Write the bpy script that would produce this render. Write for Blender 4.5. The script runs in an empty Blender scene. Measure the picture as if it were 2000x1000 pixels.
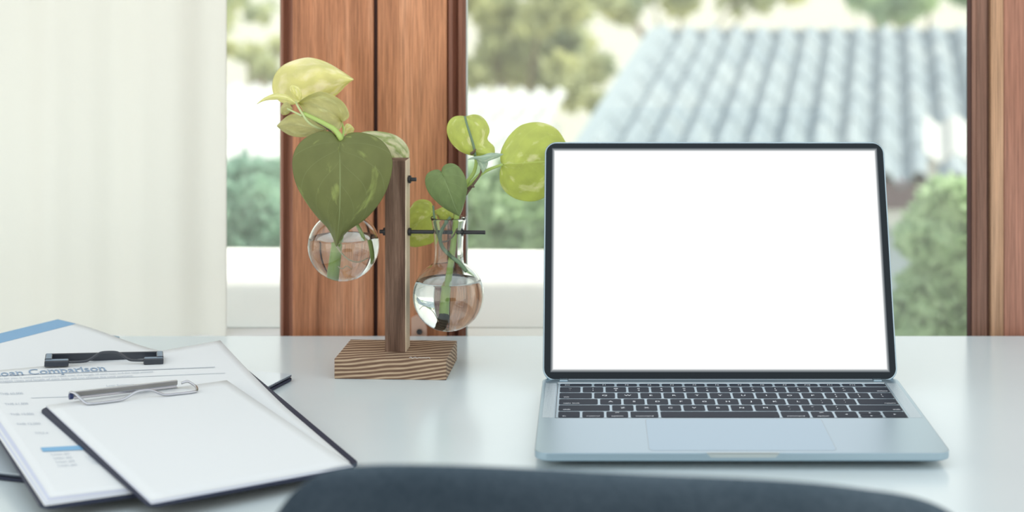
import bpy, bmesh, math, random
import numpy as np
from mathutils import Vector, Matrix, Euler
random.seed(7); rng = np.random.default_rng(7)
S = bpy.context.scene
COL = S.collection
# ------------------------------------------------------------------ camera
TZ = 0.75                       # height of the table top
EYE = 0.3705                    # camera above the table top
FP, PX, PY = 3110.0, 1153.0, -76.0
cam = bpy.data.cameras.new('camera'); camo = bpy.data.objects.new('camera', cam); COL.objects.link(camo)
camo.location = (0, 0, TZ + EYE); camo.rotation_euler = (math.pi/2, 0, 0)
cam.sensor_width = 36; cam.lens = FP/2000*36
cam.shift_x = (1000-PX)/2000; cam.shift_y = (PY-500)/2000
cam.clip_start = 0.05; cam.clip_end = 800
cam.dof.use_dof = True; cam.dof.focus_distance = 1.36; cam.dof.aperture_fstop = 5.0
S.camera = camo
# ------------------------------------------------------------------ world, sun, exposure
S.view_settings.view_transform = 'Standard'; S.view_settings.look = 'None'
S.view_settings.exposure = 0.2; S.view_settings.gamma = 1.0; S.view_settings.use_curve_mapping = False
w = bpy.data.worlds.new('sky'); S.world = w; w.use_nodes = True
nt = w.node_tree; nt.nodes.clear()
wo = nt.nodes.new('ShaderNodeOutputWorld'); bg = nt.nodes.new('ShaderNodeBackground')
tc = nt.nodes.new('ShaderNodeTexCoord'); sx = nt.nodes.new('ShaderNodeSeparateXYZ'); cr = nt.nodes.new('ShaderNodeValToRGB')
nt.links.new(tc.outputs['Generated'], sx.inputs[0]); nt.links.new(sx.outputs['Z'], cr.inputs[0])
cr.color_ramp.elements[0].position = 0.0; cr.color_ramp.elements[0].color = (1.0, .97, .86, 1)
cr.color_ramp.elements[1].position = 1.0; cr.color_ramp.elements[1].color = (.64, .74, .84, 1)
e = cr.color_ramp.elements.new(.25); e.color = (1.0, .98, .91, 1)
e = cr.color_ramp.elements.new(.55); e.color = (.86, .90, .92, 1)
nt.links.new(cr.outputs[0], bg.inputs[0]); bg.inputs[1].default_value = 1.35
nt.links.new(bg.outputs[0], wo.inputs[0])
sun = bpy.data.lights.new('sun', 'SUN'); suno = bpy.data.objects.new('sun', sun); COL.objects.link(suno)
sun.energy = 5.5; sun.angle = math.radians(3); sun.color = (1, .95, .82)
SD = Vector((-.60, -.22, -.77)).normalized()          # travels towards the room, from the right
suno.rotation_euler = SD.to_track_quat('-Z', 'Y').to_euler(); suno.location = (4, 5, 6)
S.cycles.max_bounces = 16; S.cycles.transmission_bounces = 14; S.cycles.transparent_max_bounces = 24
S.cycles.caustics_refractive = True

# ------------------------------------------------------------------ helpers
def at(px, py, D):
    return Vector(((px-PX)*D/FP, D, TZ+EYE-(py-PY)*D/FP))
def tab(px, py, z=0.0):
    D = (EYE-z)*FP/(py-PY)
    return Vector(((px-PX)*D/FP, D, TZ+z))
def wpos(o):
    v = Vector((0, 0, 0))
    while o is not None:
        v += o.location; o = o.parent
    return v
def tag(o, label=None, cat=None, group=None, kind=None):
    if label: o['label'] = label
    if cat: o['category'] = cat
    if group: o['group'] = group
    if kind: o['kind'] = kind
    return o
def thing(name, loc, label, cat, group=None):
    o = bpy.data.objects.new(name, None); COL.objects.link(o); o.location = loc; o.empty_display_size = .02
    return tag(o, label, cat, group)
def finish(name, bm, mat, parent=None, smooth=False, origin=None, recalc=True):
    """verts are given in world space; the object's origin is its parent's (or origin)"""
    me = bpy.data.meshes.new(name)
    if recalc: bmesh.ops.recalc_face_normals(bm, faces=bm.faces)
    off = wpos(parent) if parent is not None else (Vector(origin) if origin is not None else Vector((0, 0, 0)))
    bmesh.ops.translate(bm, verts=bm.verts, vec=-off)
    bm.to_mesh(me); bm.free()
    if smooth:
        for p in me.polygons: p.use_smooth = True
    o = bpy.data.objects.new(name, me); COL.objects.link(o)
    for m in (mat if isinstance(mat, (list, tuple)) else [mat]): me.materials.append(m)
    if parent is not None: o.parent = parent
    elif origin is not None: o.location = origin
    return o
def box(bm, x0, x1, y0, y1, z0, z1, M=None, bev=0.0, seg=2):
    r = bmesh.ops.create_cube(bm, size=1.0); vs = r['verts']
    for v in vs:
        v.co = Vector(((x0+x1)/2+v.co.x*(x1-x0), (y0+y1)/2+v.co.y*(y1-y0), (z0+z1)/2+v.co.z*(z1-z0)))
    if bev > 0:
        es = list({e for v in vs for e in v.link_edges})
        g = bmesh.ops.bevel(bm, geom=es, offset=bev, segments=seg, affect='EDGES', profile=.5)
        vs = list({v for f in g['faces'] for v in f.verts} | {v for v in vs if v.is_valid})
    if M is not None:
        seen = set(vs)
        # include all verts connected
        stack = list(vs)
        while stack:
            v = stack.pop()
            for e in v.link_edges:
                o = e.other_vert(v)
                if o not in seen: seen.add(o); stack.append(o)
        for v in seen: v.co = M @ v.co
def cat_rom(pts, n):
    P = [Vector(p) for p in pts]; out = []
    P = [P[0]*2-P[1]]+P+[P[-1]*2-P[-2]]
    m = len(P)-3
    for i in range(n+1):
        t = i/n*m; k = min(int(t), m-1); t -= k
        a, b, c, d = P[k:k+4]
        out.append(.5*((2*b)+(c-a)*t+(2*a-5*b+4*c-d)*t*t+(3*b-a-3*c+d)*t**3))
    return out
def tube(bm, pts, rad, seg=10, caps=True):
    pts = [Vector(p) for p in pts]; n = len(pts)
    rad = rad if isinstance(rad, (list, tuple)) else [rad]*n
    t0 = (pts[1]-pts[0]).normalized(); up = Vector((0, 0, 1)) if abs(t0.z) < .9 else Vector((1, 0, 0))
    nrm = t0.cross(up).normalized(); rings = []
    for i, p in enumerate(pts):
        t = (pts[min(i+1, n-1)]-pts[max(i-1, 0)]).normalized()
        nrm = (nrm-t*nrm.dot(t)).normalized(); b = t.cross(nrm)
        rings.append([bm.verts.new(p+(nrm*math.cos(a)+b*math.sin(a))*rad[i]) for a in [2*math.pi*k/seg for k in range(seg)]])
    for r0, r1 in zip(rings, rings[1:]):
        for k in range(seg): bm.faces.new((r0[k], r0[(k+1) % seg], r1[(k+1) % seg], r1[k]))
    if caps: bm.faces.new(rings[0][::-1]); bm.faces.new(rings[-1])
def lathe(bm, prof, c, seg=48, close_top=False, close_bot=False):
    rings = []
    for r, z in prof:
        if r < 1e-6: rings.append([bm.verts.new((c[0], c[1], c[2]+z))])
        else: rings.append([bm.verts.new((c[0]+r*math.cos(2*math.pi*k/seg), c[1]+r*math.sin(2*math.pi*k/seg), c[2]+z)) for k in range(seg)])
    for a, b in zip(rings, rings[1:]):
        for k in range(seg):
            k2 = (k+1) % seg
            if len(a) == 1 and len(b) > 1: bm.faces.new((a[0], b[k], b[k2]))
            elif len(b) == 1 and len(a) > 1: bm.faces.new((a[k], b[0], a[k2]))
            elif len(a) > 1: bm.faces.new((a[k], b[k], b[k2], a[k2]))
def prism(bm, poly, d):
    """poly: list of Vectors, d: extrusion vector"""
    a = [bm.verts.new(p) for p in poly]; b = [bm.verts.new(Vector(p)+d) for p in poly]
    bm.faces.new(a[::-1]); bm.faces.new(b); n = len(a)
    for i in range(n): bm.faces.new((a[i], a[(i+1) % n], b[(i+1) % n], b[i]))
def rrect(w, h, r, n=6):
    out = []
    for cx, cy, a0 in ((w/2-r, h/2-r, 0), (-w/2+r, h/2-r, 90), (-w/2+r, -h/2+r, 180), (w/2-r, -h/2+r, 270)):
        for k in range(n+1):
            a = math.radians(a0+90*k/n); out.append((cx+r*math.cos(a), cy+r*math.sin(a)))
    return out
def loft(bm, rings, cap0=True, cap1=True):
    R = [[bm.verts.new(p) for p in r] for r in rings]
    n = len(R[0])
    for a, b in zip(R, R[1:]):
        for k in range(n): bm.faces.new((a[k], a[(k+1) % n], b[(k+1) % n], b[k]))
    if cap0: bm.faces.new(R[0][::-1])
    if cap1: bm.faces.new(R[-1])
def solid(o, t, off=-1):
    m = o.modifiers.new('thickness', 'SOLIDIFY'); m.thickness = t; m.offset = off; return o

# ------------------------------------------------------------------ materials
def mat(name, color=(.8, .8, .8), rough=.5, metal=0.0, spec=.5, **kw):
    m = bpy.data.materials.new(name); m.use_nodes = True
    b = m.node_tree.nodes['Principled BSDF']
    b.inputs['Base Color'].default_value = (*color, 1); b.inputs['Roughness'].default_value = rough
    b.inputs['Metallic'].default_value = metal; b.inputs['Specular IOR Level'].default_value = spec
    for k, v in kw.items(): b.inputs[k.replace('_', ' ')].default_value = v
    return m
class G:
    """tiny node-graph helper"""
    def __init__(s, m): s.t = m.node_tree; s.b = s.t.nodes.get('Principled BSDF')
    def n(s, typ, **kw):
        nd = s.t.nodes.new('ShaderNode'+typ)
        for k, v in kw.items():
            if k.startswith('i_'): nd.inputs[k[2:].replace('_', ' ')].default_value = v
            else: setattr(nd, k, v)
        return nd
    def l(s, a, b): s.t.links.new(a, b)
    def coords(s, scale=(1, 1, 1), rot=(0, 0, 0), which='Object'):
        c = s.n('TexCoord'); m = s.n('Mapping'); s.l(c.outputs[which], m.inputs[0])
        m.inputs['Scale'].default_value = scale; m.inputs['Rotation'].default_value = rot
        return m.outputs[0]
    def ramp(s, src, stops, interp='LINEAR'):
        r = s.n('ValToRGB'); s.l(src, r.inputs[0]); cr = r.color_ramp; cr.interpolation = interp
        while len(cr.elements) < len(stops): cr.elements.new(.5)
        for e, (p, c) in zip(cr.elements, stops): e.position = p; e.color = (*c, 1)
        return r.outputs[0]
    def mix(s, f, a, b, blend='MIX'):
        m = s.n('Mix', data_type='RGBA', blend_type=blend)
        for sock, v in ((0, f), (6, a), (7, b)):
            if hasattr(v, 'links'): s.l(v, m.inputs[sock])
            elif sock == 0: m.inputs[0].default_value = v
            else: m.inputs[sock].default_value = (*v, 1)
        return m.outputs[2]
    def math(s, op, a, b=0.0, clamp=False):
        m = s.n('Math', operation=op); m.use_clamp = clamp
        for i, v in ((0, a), (1, b)):
            if hasattr(v, 'links'): s.l(v, m.inputs[i])
            else: m.inputs[i].default_value = v
        return m.outputs[0]
    def bump(s, h, strength=.2, dist=.001):
        b = s.n('Bump'); b.inputs['Strength'].default_value = strength; b.inputs['Distance'].default_value = dist
        s.l(h, b.inputs['Height']); s.l(b.outputs[0], s.b.inputs['Normal'])

def wood(name, cols, scale=(18, 18, 1.2), rough=.45, grain=60, bump=.15, knots=0.0, seed=0.0, spec=.35):
    m = mat(name, rough=rough, spec=spec); g = G(m)
    c = g.coords(scale)
    n1 = g.n('TexNoise', i_Scale=1.6, i_Detail=5.0, i_Distortion=.9, noise_dimensions='4D'); n1.inputs['W'].default_value = seed
    g.l(c, n1.inputs['Vector'])
    base = g.ramp(n1.outputs[0], [(.25, cols[0]), (.5, cols[1]), (.72, cols[2])])
    c2 = g.coords((scale[0]*8, scale[1]*8, scale[2]*2.5))
    n2 = g.n('TexNoise', i_Scale=grain/12, i_Detail=6.0, i_Roughness=.7); g.l(c2, n2.inputs['Vector'])
    fine = g.ramp(n2.outputs[0], [(.34, (.45, .45, .45)), (.62, (1.25, 1.25, 1.25))])
    col = g.mix(.7, base, fine, 'MULTIPLY')
    g.l(col, g.b.inputs['Base Color']); g.bump(n2.outputs[0], bump, .0006)
    return m
M = {}
M['table'] = mat('white laminate', (.70, .76, .76), .22, spec=.6)
gg = G(M['table']); n = gg.n('TexNoise', i_Scale=3.0, i_Detail=3.0); gg.l(gg.coords((2, 2, 2)), n.inputs['Vector'])
gg.l(gg.ramp(n.outputs[0], [(.3, (.645, .73, .745)), (.7, (.675, .755, .77))]), gg.b.inputs['Base Color'])
M['frame'] = wood('varnished teak', [(.27, .105, .05), (.50, .215, .11), (.68, .34, .20)], (24, 24, 1.9), .35, seed=1)
M['frame_b'] = wood('varnished teak grain', [(.32, .125, .06), (.55, .245, .125), (.72, .38, .23)], (18, 18, 1.6), .35, seed=5)
M['mould'] = wood('dark teak moulding', [(.16, .06, .04), (.24, .10, .065), (.32, .15, .10)], (20, 20, 1.0), .3, seed=3)
M['mould_r'] = wood('brown teak moulding', [(.20, .10, .07), (.27, .145, .105), (.33, .19, .14)], (20, 20, 1.0), .4, seed=9)
M['teak_l'] = wood('light teak strip', [(.42, .24, .14), (.52, .31, .19), (.60, .38, .25)], (20, 20, 1.0), .4, seed=12)
M['teak_r'] = wood('red teak', [(.30, .13, .085), (.42, .20, .14), (.52, .28, .20)], (14, 14, .9), .4, seed=14)
M['groove'] = mat('dark groove', (.07, .03, .025), .7)
M['post'] = wood('weathered brown wood', [(.075, .042, .029), (.155, .093, .065), (.28, .185, .135)], (70, 70, 5), .65, grain=32, bump=.4, seed=2, spec=.2)
M['wall'] = mat('white plaster', (.88, .88, .86), .8)
M['floor'] = wood('grey brown floor boards', [(.25, .2, .16), (.32, .26, .21), (.38, .32, .27)], (2, 10, 2), .5)
M['black'] = mat('black metal', (.018, .018, .022), .35)
M['blackp'] = mat('black enamelled clip metal', (.025, .032, .045), .28, spec=.7)
M['rubber'] = mat('blue grey plastic', (.17, .24, .32), .4)
M['chrome'] = mat('chrome', (.50, .51, .55), .12, 1.0)
M['steel'] = mat('ribbed steel', (.34, .33, .32), .35, 1.0)
M['copper'] = mat('pink brown plastic', (.62, .41, .32), .4)
M['fabric'] = mat('charcoal fabric', (.055, .068, .09), .95, spec=.1)
gg = G(M['fabric']); n = gg.n('TexNoise', i_Scale=400.0, i_Detail=4.0); gg.l(gg.coords(), n.inputs['Vector'])
n2 = gg.n('TexNoise', i_Scale=25.0, i_Detail=4.0); gg.l(gg.coords(), n2.inputs['Vector'])
f = gg.mix(.5, gg.ramp(n.outputs[0], [(.3, (.020, .033, .048)), (.7, (.045, .064, .086))]), gg.ramp(n2.outputs[0], [(.3, (.022, .036, .05)), (.7, (.040, .058, .077))]))
gg.l(f, gg.b.inputs['Base Color']); gg.bump(n.outputs[0], .5, .001)
M['paper'] = mat('white paper', (.76, .79, .80), .75, spec=.2)
M['paper2'] = mat('cool white paper', (.62, .66, .78), .75, spec=.2)
M['ink'] = mat('grey blue ink', (.38, .45, .55), .8, spec=.1)
M['ink_b'] = mat('title ink', (.29, .39, .52), .8, spec=.1)
M['ink_f'] = mat('faint ink', (.52, .57, .63), .8, spec=.1)
M['band'] = mat('blue printed band', (.22, .45, .68), .6, spec=.2)
M['board'] = mat('dark slate board', (.028, .034, .06), .5, spec=.2)
M['board2'] = mat('slate blue board', (.06, .085, .12), .35, spec=.6)
M['film'] = mat('glossy clear cover', (.62, .70, .75), .08, spec=.8)
M['alu'] = mat('silver aluminium', (.37, .48, .55), .36, .78)
M['alu_d'] = mat('grey aluminium', (.30, .35, .38), .4, .8)
M['pad'] = mat('trackpad glass', (.33, .45, .54), .34, .65)
M['bezel'] = mat('black glass bezel', (.009, .015, .021), .4, spec=.2)
M['key'] = mat('black keycap', (.010, .018, .032), .55, spec=.12)
M['well'] = mat('dark gap', (.03, .035, .04), .6)
M['legend'] = mat('white legend', (.8, .85, .9), .6)
M['legend_g'] = mat('smudge grey', (.42, .50, .56), .5)
M['wbase'] = mat('striped pine', rough=.6, spec=.2)
gg = G(M['wbase']); c = gg.coords((1, 1, 1), (0.06, .10, 0))
sp = gg.n('SeparateXYZ'); gg.l(c, sp.inputs[0])
nn = gg.n('TexNoise', i_Scale=10.0, i_Detail=2.5); gg.l(gg.coords((1, 1, 2)), nn.inputs['Vector'])
# growth rings: distance from a far pith line, distorted by noise
dy = gg.math('ADD', gg.math('MULTIPLY', sp.outputs[1], .5), gg.math('MULTIPLY', sp.outputs[2], 1.5))
ph = gg.math('ADD', gg.math('MULTIPLY', dy, 1250.0), gg.math('MULTIPLY', nn.outputs[0], 26.0))
sn = gg.math('ADD', gg.math('MULTIPLY', gg.math('SINE', ph), .5), .5)
n3 = gg.n('TexNoise', i_Scale=300.0, i_Detail=4.0); gg.l(gg.coords((.25, 1, 1)), n3.inputs['Vector'])
sn2 = gg.math('ADD', gg.math('MULTIPLY', sn, .75), gg.math('MULTIPLY', n3.outputs[0], .35))
gg.l(gg.ramp(sn2, [(.1, (.13, .075, .05)), (.45, (.24, .15, .10)), (.72, (.40, .28, .18)), (.95, (.58, .44, .31))]), gg.b.inputs['Base Color'])
gg.bump(sn2, .3, .0006)
M['lit_edge'] = wood('side lit wood', [(.68, .53, .38), (.80, .65, .48), (.88, .74, .57)], (60, 60, 4), .6, grain=80, seed=7)

def glass_mat(name, ior, color=(1, 1, 1), rough=0.0):
    m = bpy.data.materials.new(name); m.use_nodes = True; t = m.node_tree; t.nodes.clear()
    o = t.nodes.new('ShaderNodeOutputMaterial'); g_ = t.nodes.new('ShaderNodeBsdfGlass')
    g_.inputs['IOR'].default_value = ior; g_.inputs['Roughness'].default_value = rough; g_.inputs['Color'].default_value = (*color, 1)
    t.links.new(g_.outputs[0], o.inputs[0]); return m
M['glass'] = glass_mat('clear glass', 1.45, (.985, .995, .99)); M['water'] = glass_mat('water', 1.33, (.99, 1, 1))
def pane_mat():
    m = bpy.data.materials.new('window glass'); m.use_nodes = True; t = m.node_tree; t.nodes.clear()
    o = t.nodes.new('ShaderNodeOutputMaterial'); a = t.nodes.new('ShaderNodeBsdfTransparent'); b = t.nodes.new('ShaderNodeBsdfGlossy')
    b.inputs['Roughness'].default_value = .02; f = t.nodes.new('ShaderNodeFresnel'); f.inputs[0].default_value = 1.35
    mx = t.nodes.new('ShaderNodeMixShader'); a.inputs[0].default_value = (.97, .99, .985, 1)
    tr = t.nodes.new('ShaderNodeBsdfTranslucent'); tr.inputs[0].default_value = (.96, .98, .93, 1); m2 = t.nodes.new('ShaderNodeMixShader'); m2.inputs[0].default_value = .06
    t.links.new(a.outputs[0], m2.inputs[1]); t.links.new(tr.outputs[0], m2.inputs[2])      # translucent veil mixed in, paints glare haze over the view
    t.links.new(f.outputs[0], mx.inputs[0]); t.links.new(m2.outputs[0], mx.inputs[1]); t.links.new(b.outputs[0], mx.inputs[2]); t.links.new(mx.outputs[0], o.inputs[0]); return m
M['pane'] = pane_mat()
def translucent(name, col, trans=.4, rough=.6, tcol=None, spec=.3):
    m = mat(name, col, rough, spec=spec); t = m.node_tree; b = t.nodes['Principled BSDF']; o = t.nodes['Material Output']
    tr = t.nodes.new('ShaderNodeBsdfTranslucent'); tr.inputs[0].default_value = (*(tcol or col), 1)
    mx = t.nodes.new('ShaderNodeMixShader'); mx.inputs[0].default_value = trans
    t.links.new(b.outputs[0], mx.inputs[1]); t.links.new(tr.outputs[0], mx.inputs[2]); t.links.new(mx.outputs[0], o.inputs[0])
    return m, tr
M['curtain'] = translucent('sheer white cloth', (.96, .96, .925), .55)[0]
def leaf_mat(name, c0, c1, vein, trans=.4, tgain=1.3, var=.55, spec=.28, laterals=5.0, vs=1.0):
    """c0 main colour, c1 variegation colour; uv: u across (-1..1 -> 0..1), v along"""
    m, tr = translucent(name, c0, trans, .38, spec=spec); g = G(m)
    uv = g.n('TexCoord'); sp = g.n('SeparateXYZ'); g.l(uv.outputs['UV'], sp.inputs[0])
    au = g.math('ABSOLUTE', g.math('SUBTRACT', g.math('MULTIPLY', sp.outputs[0], 2.0), 1.0))
    nz = g.n('TexNoise', i_Scale=2.0, i_Detail=5.0, i_Distortion=.25)
    mp = g.n('Mapping'); g.l(uv.outputs['UV'], mp.inputs[0]); mp.inputs['Scale'].default_value = (3.0*vs, 2.2*vs, 1); mp.inputs['Rotation'].default_value = (0, 0, .45)
    g.l(mp.outputs[0], nz.inputs['Vector'])
    base = g.mix(g.ramp(nz.outputs[0], [(var, (0, 0, 0)), (var+.14, (1, 1, 1))]), c0, c1)
    nz2 = g.n('TexNoise', i_Scale=5.0, i_Detail=3.0); g.l(uv.outputs['UV'], nz2.inputs['Vector'])
    base = g.mix(.5, base, g.ramp(nz2.outputs[0], [(.3, (.8, .8, .8)), (.7, (1.15, 1.15, 1.15))]), 'MULTIPLY')
    midr = g.math('MULTIPLY', g.math('LESS_THAN', au, .014), .8)
    arg = g.math('SUBTRACT', g.math('MULTIPLY', sp.outputs[1], laterals), g.math('MULTIPLY', g.math('POWER', au, .85), laterals*.62))
    lat = g.math('MULTIPLY', g.math('GREATER_THAN', g.math('COSINE', g.math('MULTIPLY', arg, 6.2832)), .9965), .35)
    v = g.math('MAXIMUM', midr, lat)
    col = g.mix(v, base, vein)
    g.l(col, g.b.inputs['Base Color'])
    tg = g.mix(1.0, col, (tgain, tgain, tgain*.75), 'MULTIPLY'); g.l(tg, tr.inputs[0])
    w_ = g.math('MULTIPLY', g.math('COSINE', g.math('MULTIPLY', arg, 6.2832)), .5)
    g.bump(w_, .18, .0012)
    return m
M['leaf_dark'] = leaf_mat('dark green leaf', (.20, .225, .08), (.42, .50, .16), (.30, .36, .16), .3, 1.3, .59)
M['leaf_mid'] = leaf_mat('olive green leaf', (.62, .61, .32), (.74, .75, .46), (.52, .56, .32), .4, 1.3, .56)
M['leaf_pale'] = leaf_mat('pale yellow green leaf', (.80, .80, .46), (.93, .91, .74), (.82, .82, .55), .5, 1.25, .48)
M['leaf_lime'] = leaf_mat('lime green leaf', (.62, .68, .24), (.88, .88, .66), (.70, .78, .34), .5, 1.3, .56)
M['leaf_varieg'] = leaf_mat('cream variegated leaf', (.50, .60, .28), (.88, .89, .74), (.75, .8, .6), .5, 1.1, .42)
M['leaf_green'] = leaf_mat('plain green leaf', (.22, .30, .12), (.38, .48, .15), (.34, .44, .22), .3, 1.3, .66)
M['leaf_white'] = leaf_mat('silvery young leaf', (.55, .68, .62), (.78, .84, .80), (.7, .78, .7), .5, 1.1, .5)
M['stem'] = mat('green stem', (.38, .52, .14), .4, Subsurface_Weight=0.0)
M['stem_l'] = mat('pale green stem', (.50, .58, .28), .4)
M['stem_d'] = mat('grey green stem', (.14, .22, .13), .5)
M['stem_b'] = mat('brown stem', (.16, .11, .075), .7)
M['root'] = mat('dark root end', (.035, .03, .022), .9)
M['root_w'] = mat('pale root', (.55, .48, .32), .7)

# ================================================================== THE SETTING
def struct(name, bm, m, parent=None, origin=None, smooth=False):
    o = finish(name, bm, m, parent, origin=origin, smooth=smooth)
    if parent is None: o['kind'] = 'structure'
    return o
bm = bmesh.new(); box(bm, -4, 4, -2.5, 1.9, -.1, 0); struct('floor', bm, M['floor'], origin=(0, 0, 0))
bm = bmesh.new(); box(bm, -4, 4, 1.60, 1.70, 0, TZ-.0305); struct('wall_window', bm, M['wall'], origin=(0, 1.65, 0))
bm = bmesh.new(); box(bm, -4, 4, 1.60, 1.90, 2.3, 2.9); struct('wall_header', bm, M['wall'], origin=(0, 1.75, 2.3))
bm = bmesh.new(); box(bm, -4, 4, 1.9, 2.42, 2.36, 2.42); struct('sun_block_eave', bm, M['wall'], origin=(0, 2.1, 2.36))  # unseen eave, added to keep direct sun off the desk
bm = bmesh.new(); box(bm, -4, .13, 1.6, 1.70, TZ-.0305, TZ-.0214); struct('trim_3', bm, M['wall'], origin=(0, 1.65, TZ-.0305))
# window_1: centre casement stiles
YF = 1.588                      # front of the frames
def X(px, D=YF): return (px-PX)*D/FP
ZB, ZT = TZ-.0300, 2.3
def moulding(bm, x0, x1, y0, y1, z0, z1, steps):
    """stepped profile, extruded up; steps = [(fraction of width, recess)]"""
    prof = [Vector((x0+(x1-x0)*f, y0+d, z0)) for f, d in steps]+[Vector((x1, y1, z0)), Vector((x0, y1, z0))]
    prism(bm, prof, Vector((0, 0, z1-z0)))
wf = thing('window_1', (X(726), 1.65, ZB), 'middle wooden window stile pair with a dark groove between', 'window frame'); wf['kind'] = 'structure'
bm = bmesh.new(); moulding(bm, X(543), X(571), YF+.004, 1.68, ZB, ZT, [(0, .006), (.12, .002), (.3, .0), (.42, .004), (.55, .006), (.8, .002), (1, 0)])
finish('edge_moulding', bm, M['mould'], wf)
bm = bmesh.new(); box(bm, X(571), X(729), YF, 1.68, ZB, ZT, bev=.0015); finish('left_stile', bm, M['frame'], wf)
bm = bmesh.new(); box(bm, X(728), X(737), YF+.007, 1.67, ZB, ZT); finish('groove', bm, M['groove'], wf)
bm = bmesh.new(); box(bm, X(737), X(873), YF, 1.68, ZB, ZT, bev=.0015); finish('right_stile', bm, M['frame_b'], wf)
bm = bmesh.new(); moulding(bm, X(873), X(909), YF, YF+.014, ZB, ZT, [(0, .004), (.1, .0), (.3, 0), (.4, .005), (.5, .007), (.62, .002), (.8, .001), (.9, .005), (1, .006)])
finish('edge_moulding', bm, M['mould'], wf)
bm = bmesh.new(); box(bm, X(909.6), X(912), YF+.006, YF+.012, ZB, ZT); finish('glazing_seal', bm, mat('pale seal', (.6, .66, .64), .4), wf)
# latch plate low on the right stile, half hidden by the post
la = thing('window_latch', at(818, 650, YF), 'small pinkish rounded latch plate with a screw on the window stile behind the post', 'latch')
c = at(818, 640, YF-.005)
def flat_poly(bm, pxs, D, thick):
    prism(bm, [at(a, b, D) for a, b in pxs], Vector((0, thick, 0)))
bm = bmesh.new(); flat_poly(bm, [(803, 668), (803, 622), (812, 617), (821, 620), (829, 630), (833, 642), (833, 668)], YF-.006, .006); finish('plate', bm, M['copper'], la)
bm = bmesh.new(); tube(bm, [at(819, 648, YF-.0085), at(819, 648, YF-.005)], .0028, 16); finish('screw', bm, M['black'], la)
# window_2: right jamb
wr = thing('window_2', (X(1960), 1.65, ZB), 'right hand wooden window jamb with stepped moulding', 'window frame'); wr['kind'] = 'structure'
bm = bmesh.new(); box(bm, X(1892.5), X(1899), YF+.006, YF+.010, ZB, ZT); finish('glazing_seal', bm, M['groove'], wr)
bm = bmesh.new(); moulding(bm, X(1897), X(1936), YF+.002, YF+.014, ZB, ZT, [(0, .010), (.1, .004), (.28, .003), (.36, .006), (.7, .005), (.85, .004), (.92, .009), (1, .009)]); finish('edge_moulding', bm, M['mould_r'], wr)
bm = bmesh.new(); box(bm, X(1936), X(1961), YF+.0005, 1.68, ZB, ZT, bev=.001); finish('light_strip', bm, M['teak_l'], wr)
bm = bmesh.new(); box(bm, X(1961), X(2200), YF, 1.68, ZB, ZT, bev=.001); finish('stile', bm, M['teak_r'], wr)
# panes
def pane(name, a, b, y, label):
    bm = bmesh.new(); prism(bm, [Vector((X(a), y, ZB)), Vector((X(b), y, ZB)), Vector((X(b), y, ZT)), Vector((X(a), y, ZT))], Vector((0, .004, 0))); o = struct(name, bm, M['pane'], origin=(X((a+b)/2), y, ZB)); tag(o, label, 'window pane'); return o
pane('window_3', 909, 1895, YF+.0085, 'large clear glass pane between the two wooden frames')
pane('window_4', -500, 545, 1.70, 'clear glass pane left of the wooden stiles')
# frame top and far-left jamb (out of the picture, but part of the place)
bm = bmesh.new(); box(bm, X(-560), X(-500), YF, 1.72, ZB, ZT); box(bm, X(-560), X(2200), YF, 1.72, ZT-.06, ZT+.02); struct('trim_1', bm, M['mould'], origin=(X(-530), YF, ZB))
# curtain: hangs behind the stile plane, left
bm = bmesh.new(); N = 260; xa, xb = X(-480, 1.66), X(441, 1.66); rows = []
for z in np.linspace(TZ-.25, 2.28, 14):
    r = []
    for i in range(N+1):
        x = xa+(xb-xa)*i/N; s = x*60
        y = 1.664+.004*math.sin(s+.4*math.sin(z*2))+.0015*math.sin(2.3*s+1)
        r.append(bm.verts.new((x, y, z)))
    rows.append(r)
for a, b in zip(rows, rows[1:]):
    for k in range(N): bm.faces.new((a[k], a[k+1], b[k+1], b[k]))
o = finish('curtain', bm, M['curtain'], smooth=True, origin=(xb, 1.664, TZ-.25)); solid(o, .0006)
tag(o, 'sheer white curtain hanging at the left in front of the window', 'curtain')

# desk
desk = thing('desk', (.05, 1.15, 0), 'wide glossy white desk the laptop and clipboards stand on', 'desk')
bm = bmesh.new(); box(bm, -1.0, .9, .92, 1.5745, TZ-.03, TZ, bev=.0012); finish('tabletop', bm, M['table'], desk)
for lx in (-.94, .84):
    for ly in (.98, 1.52):
        bm = bmesh.new(); box(bm, lx-.025, lx+.025, ly-.025, ly+.025, 0, TZ-.03, bev=.002); finish('leg', bm, M['wall'], desk)

# ================================================================== LAPTOP
LX, LY, LW, LD = .1112, 1.2646, .304, .212
ZD = TZ+.0124
lap = thing('laptop', (LX, LY, TZ), 'open silver laptop with a blank white screen on the white desk', 'laptop')
bm = bmesh.new()
def ring(inset, z, r=.011): return [Vector((LX+x, LY+y, TZ+z)) for x, y in rrect(LW-2*inset, LD-2*inset, max(.002, r-inset*.3), 8)]
loft(bm, [ring(.016, .0013), ring(.006, .0044), ring(.0012, .0064), ring(.0001, .0072), ring(0, .0080), ring(0, .01205), ring(.0002, .01230), ring(.0005, .0124)])
base = finish('base', bm, M['alu'], lap)
for fx in (-.12, .12):
    for fy in (-.08, .08):
        bm = bmesh.new(); tube(bm, [(LX+fx, LY+fy, TZ), (LX+fx, LY+fy, TZ+.0015)], .006, 20); finish('foot', bm, M['black'], lap)
YB = LY-LD/2                 # front edge
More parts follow.
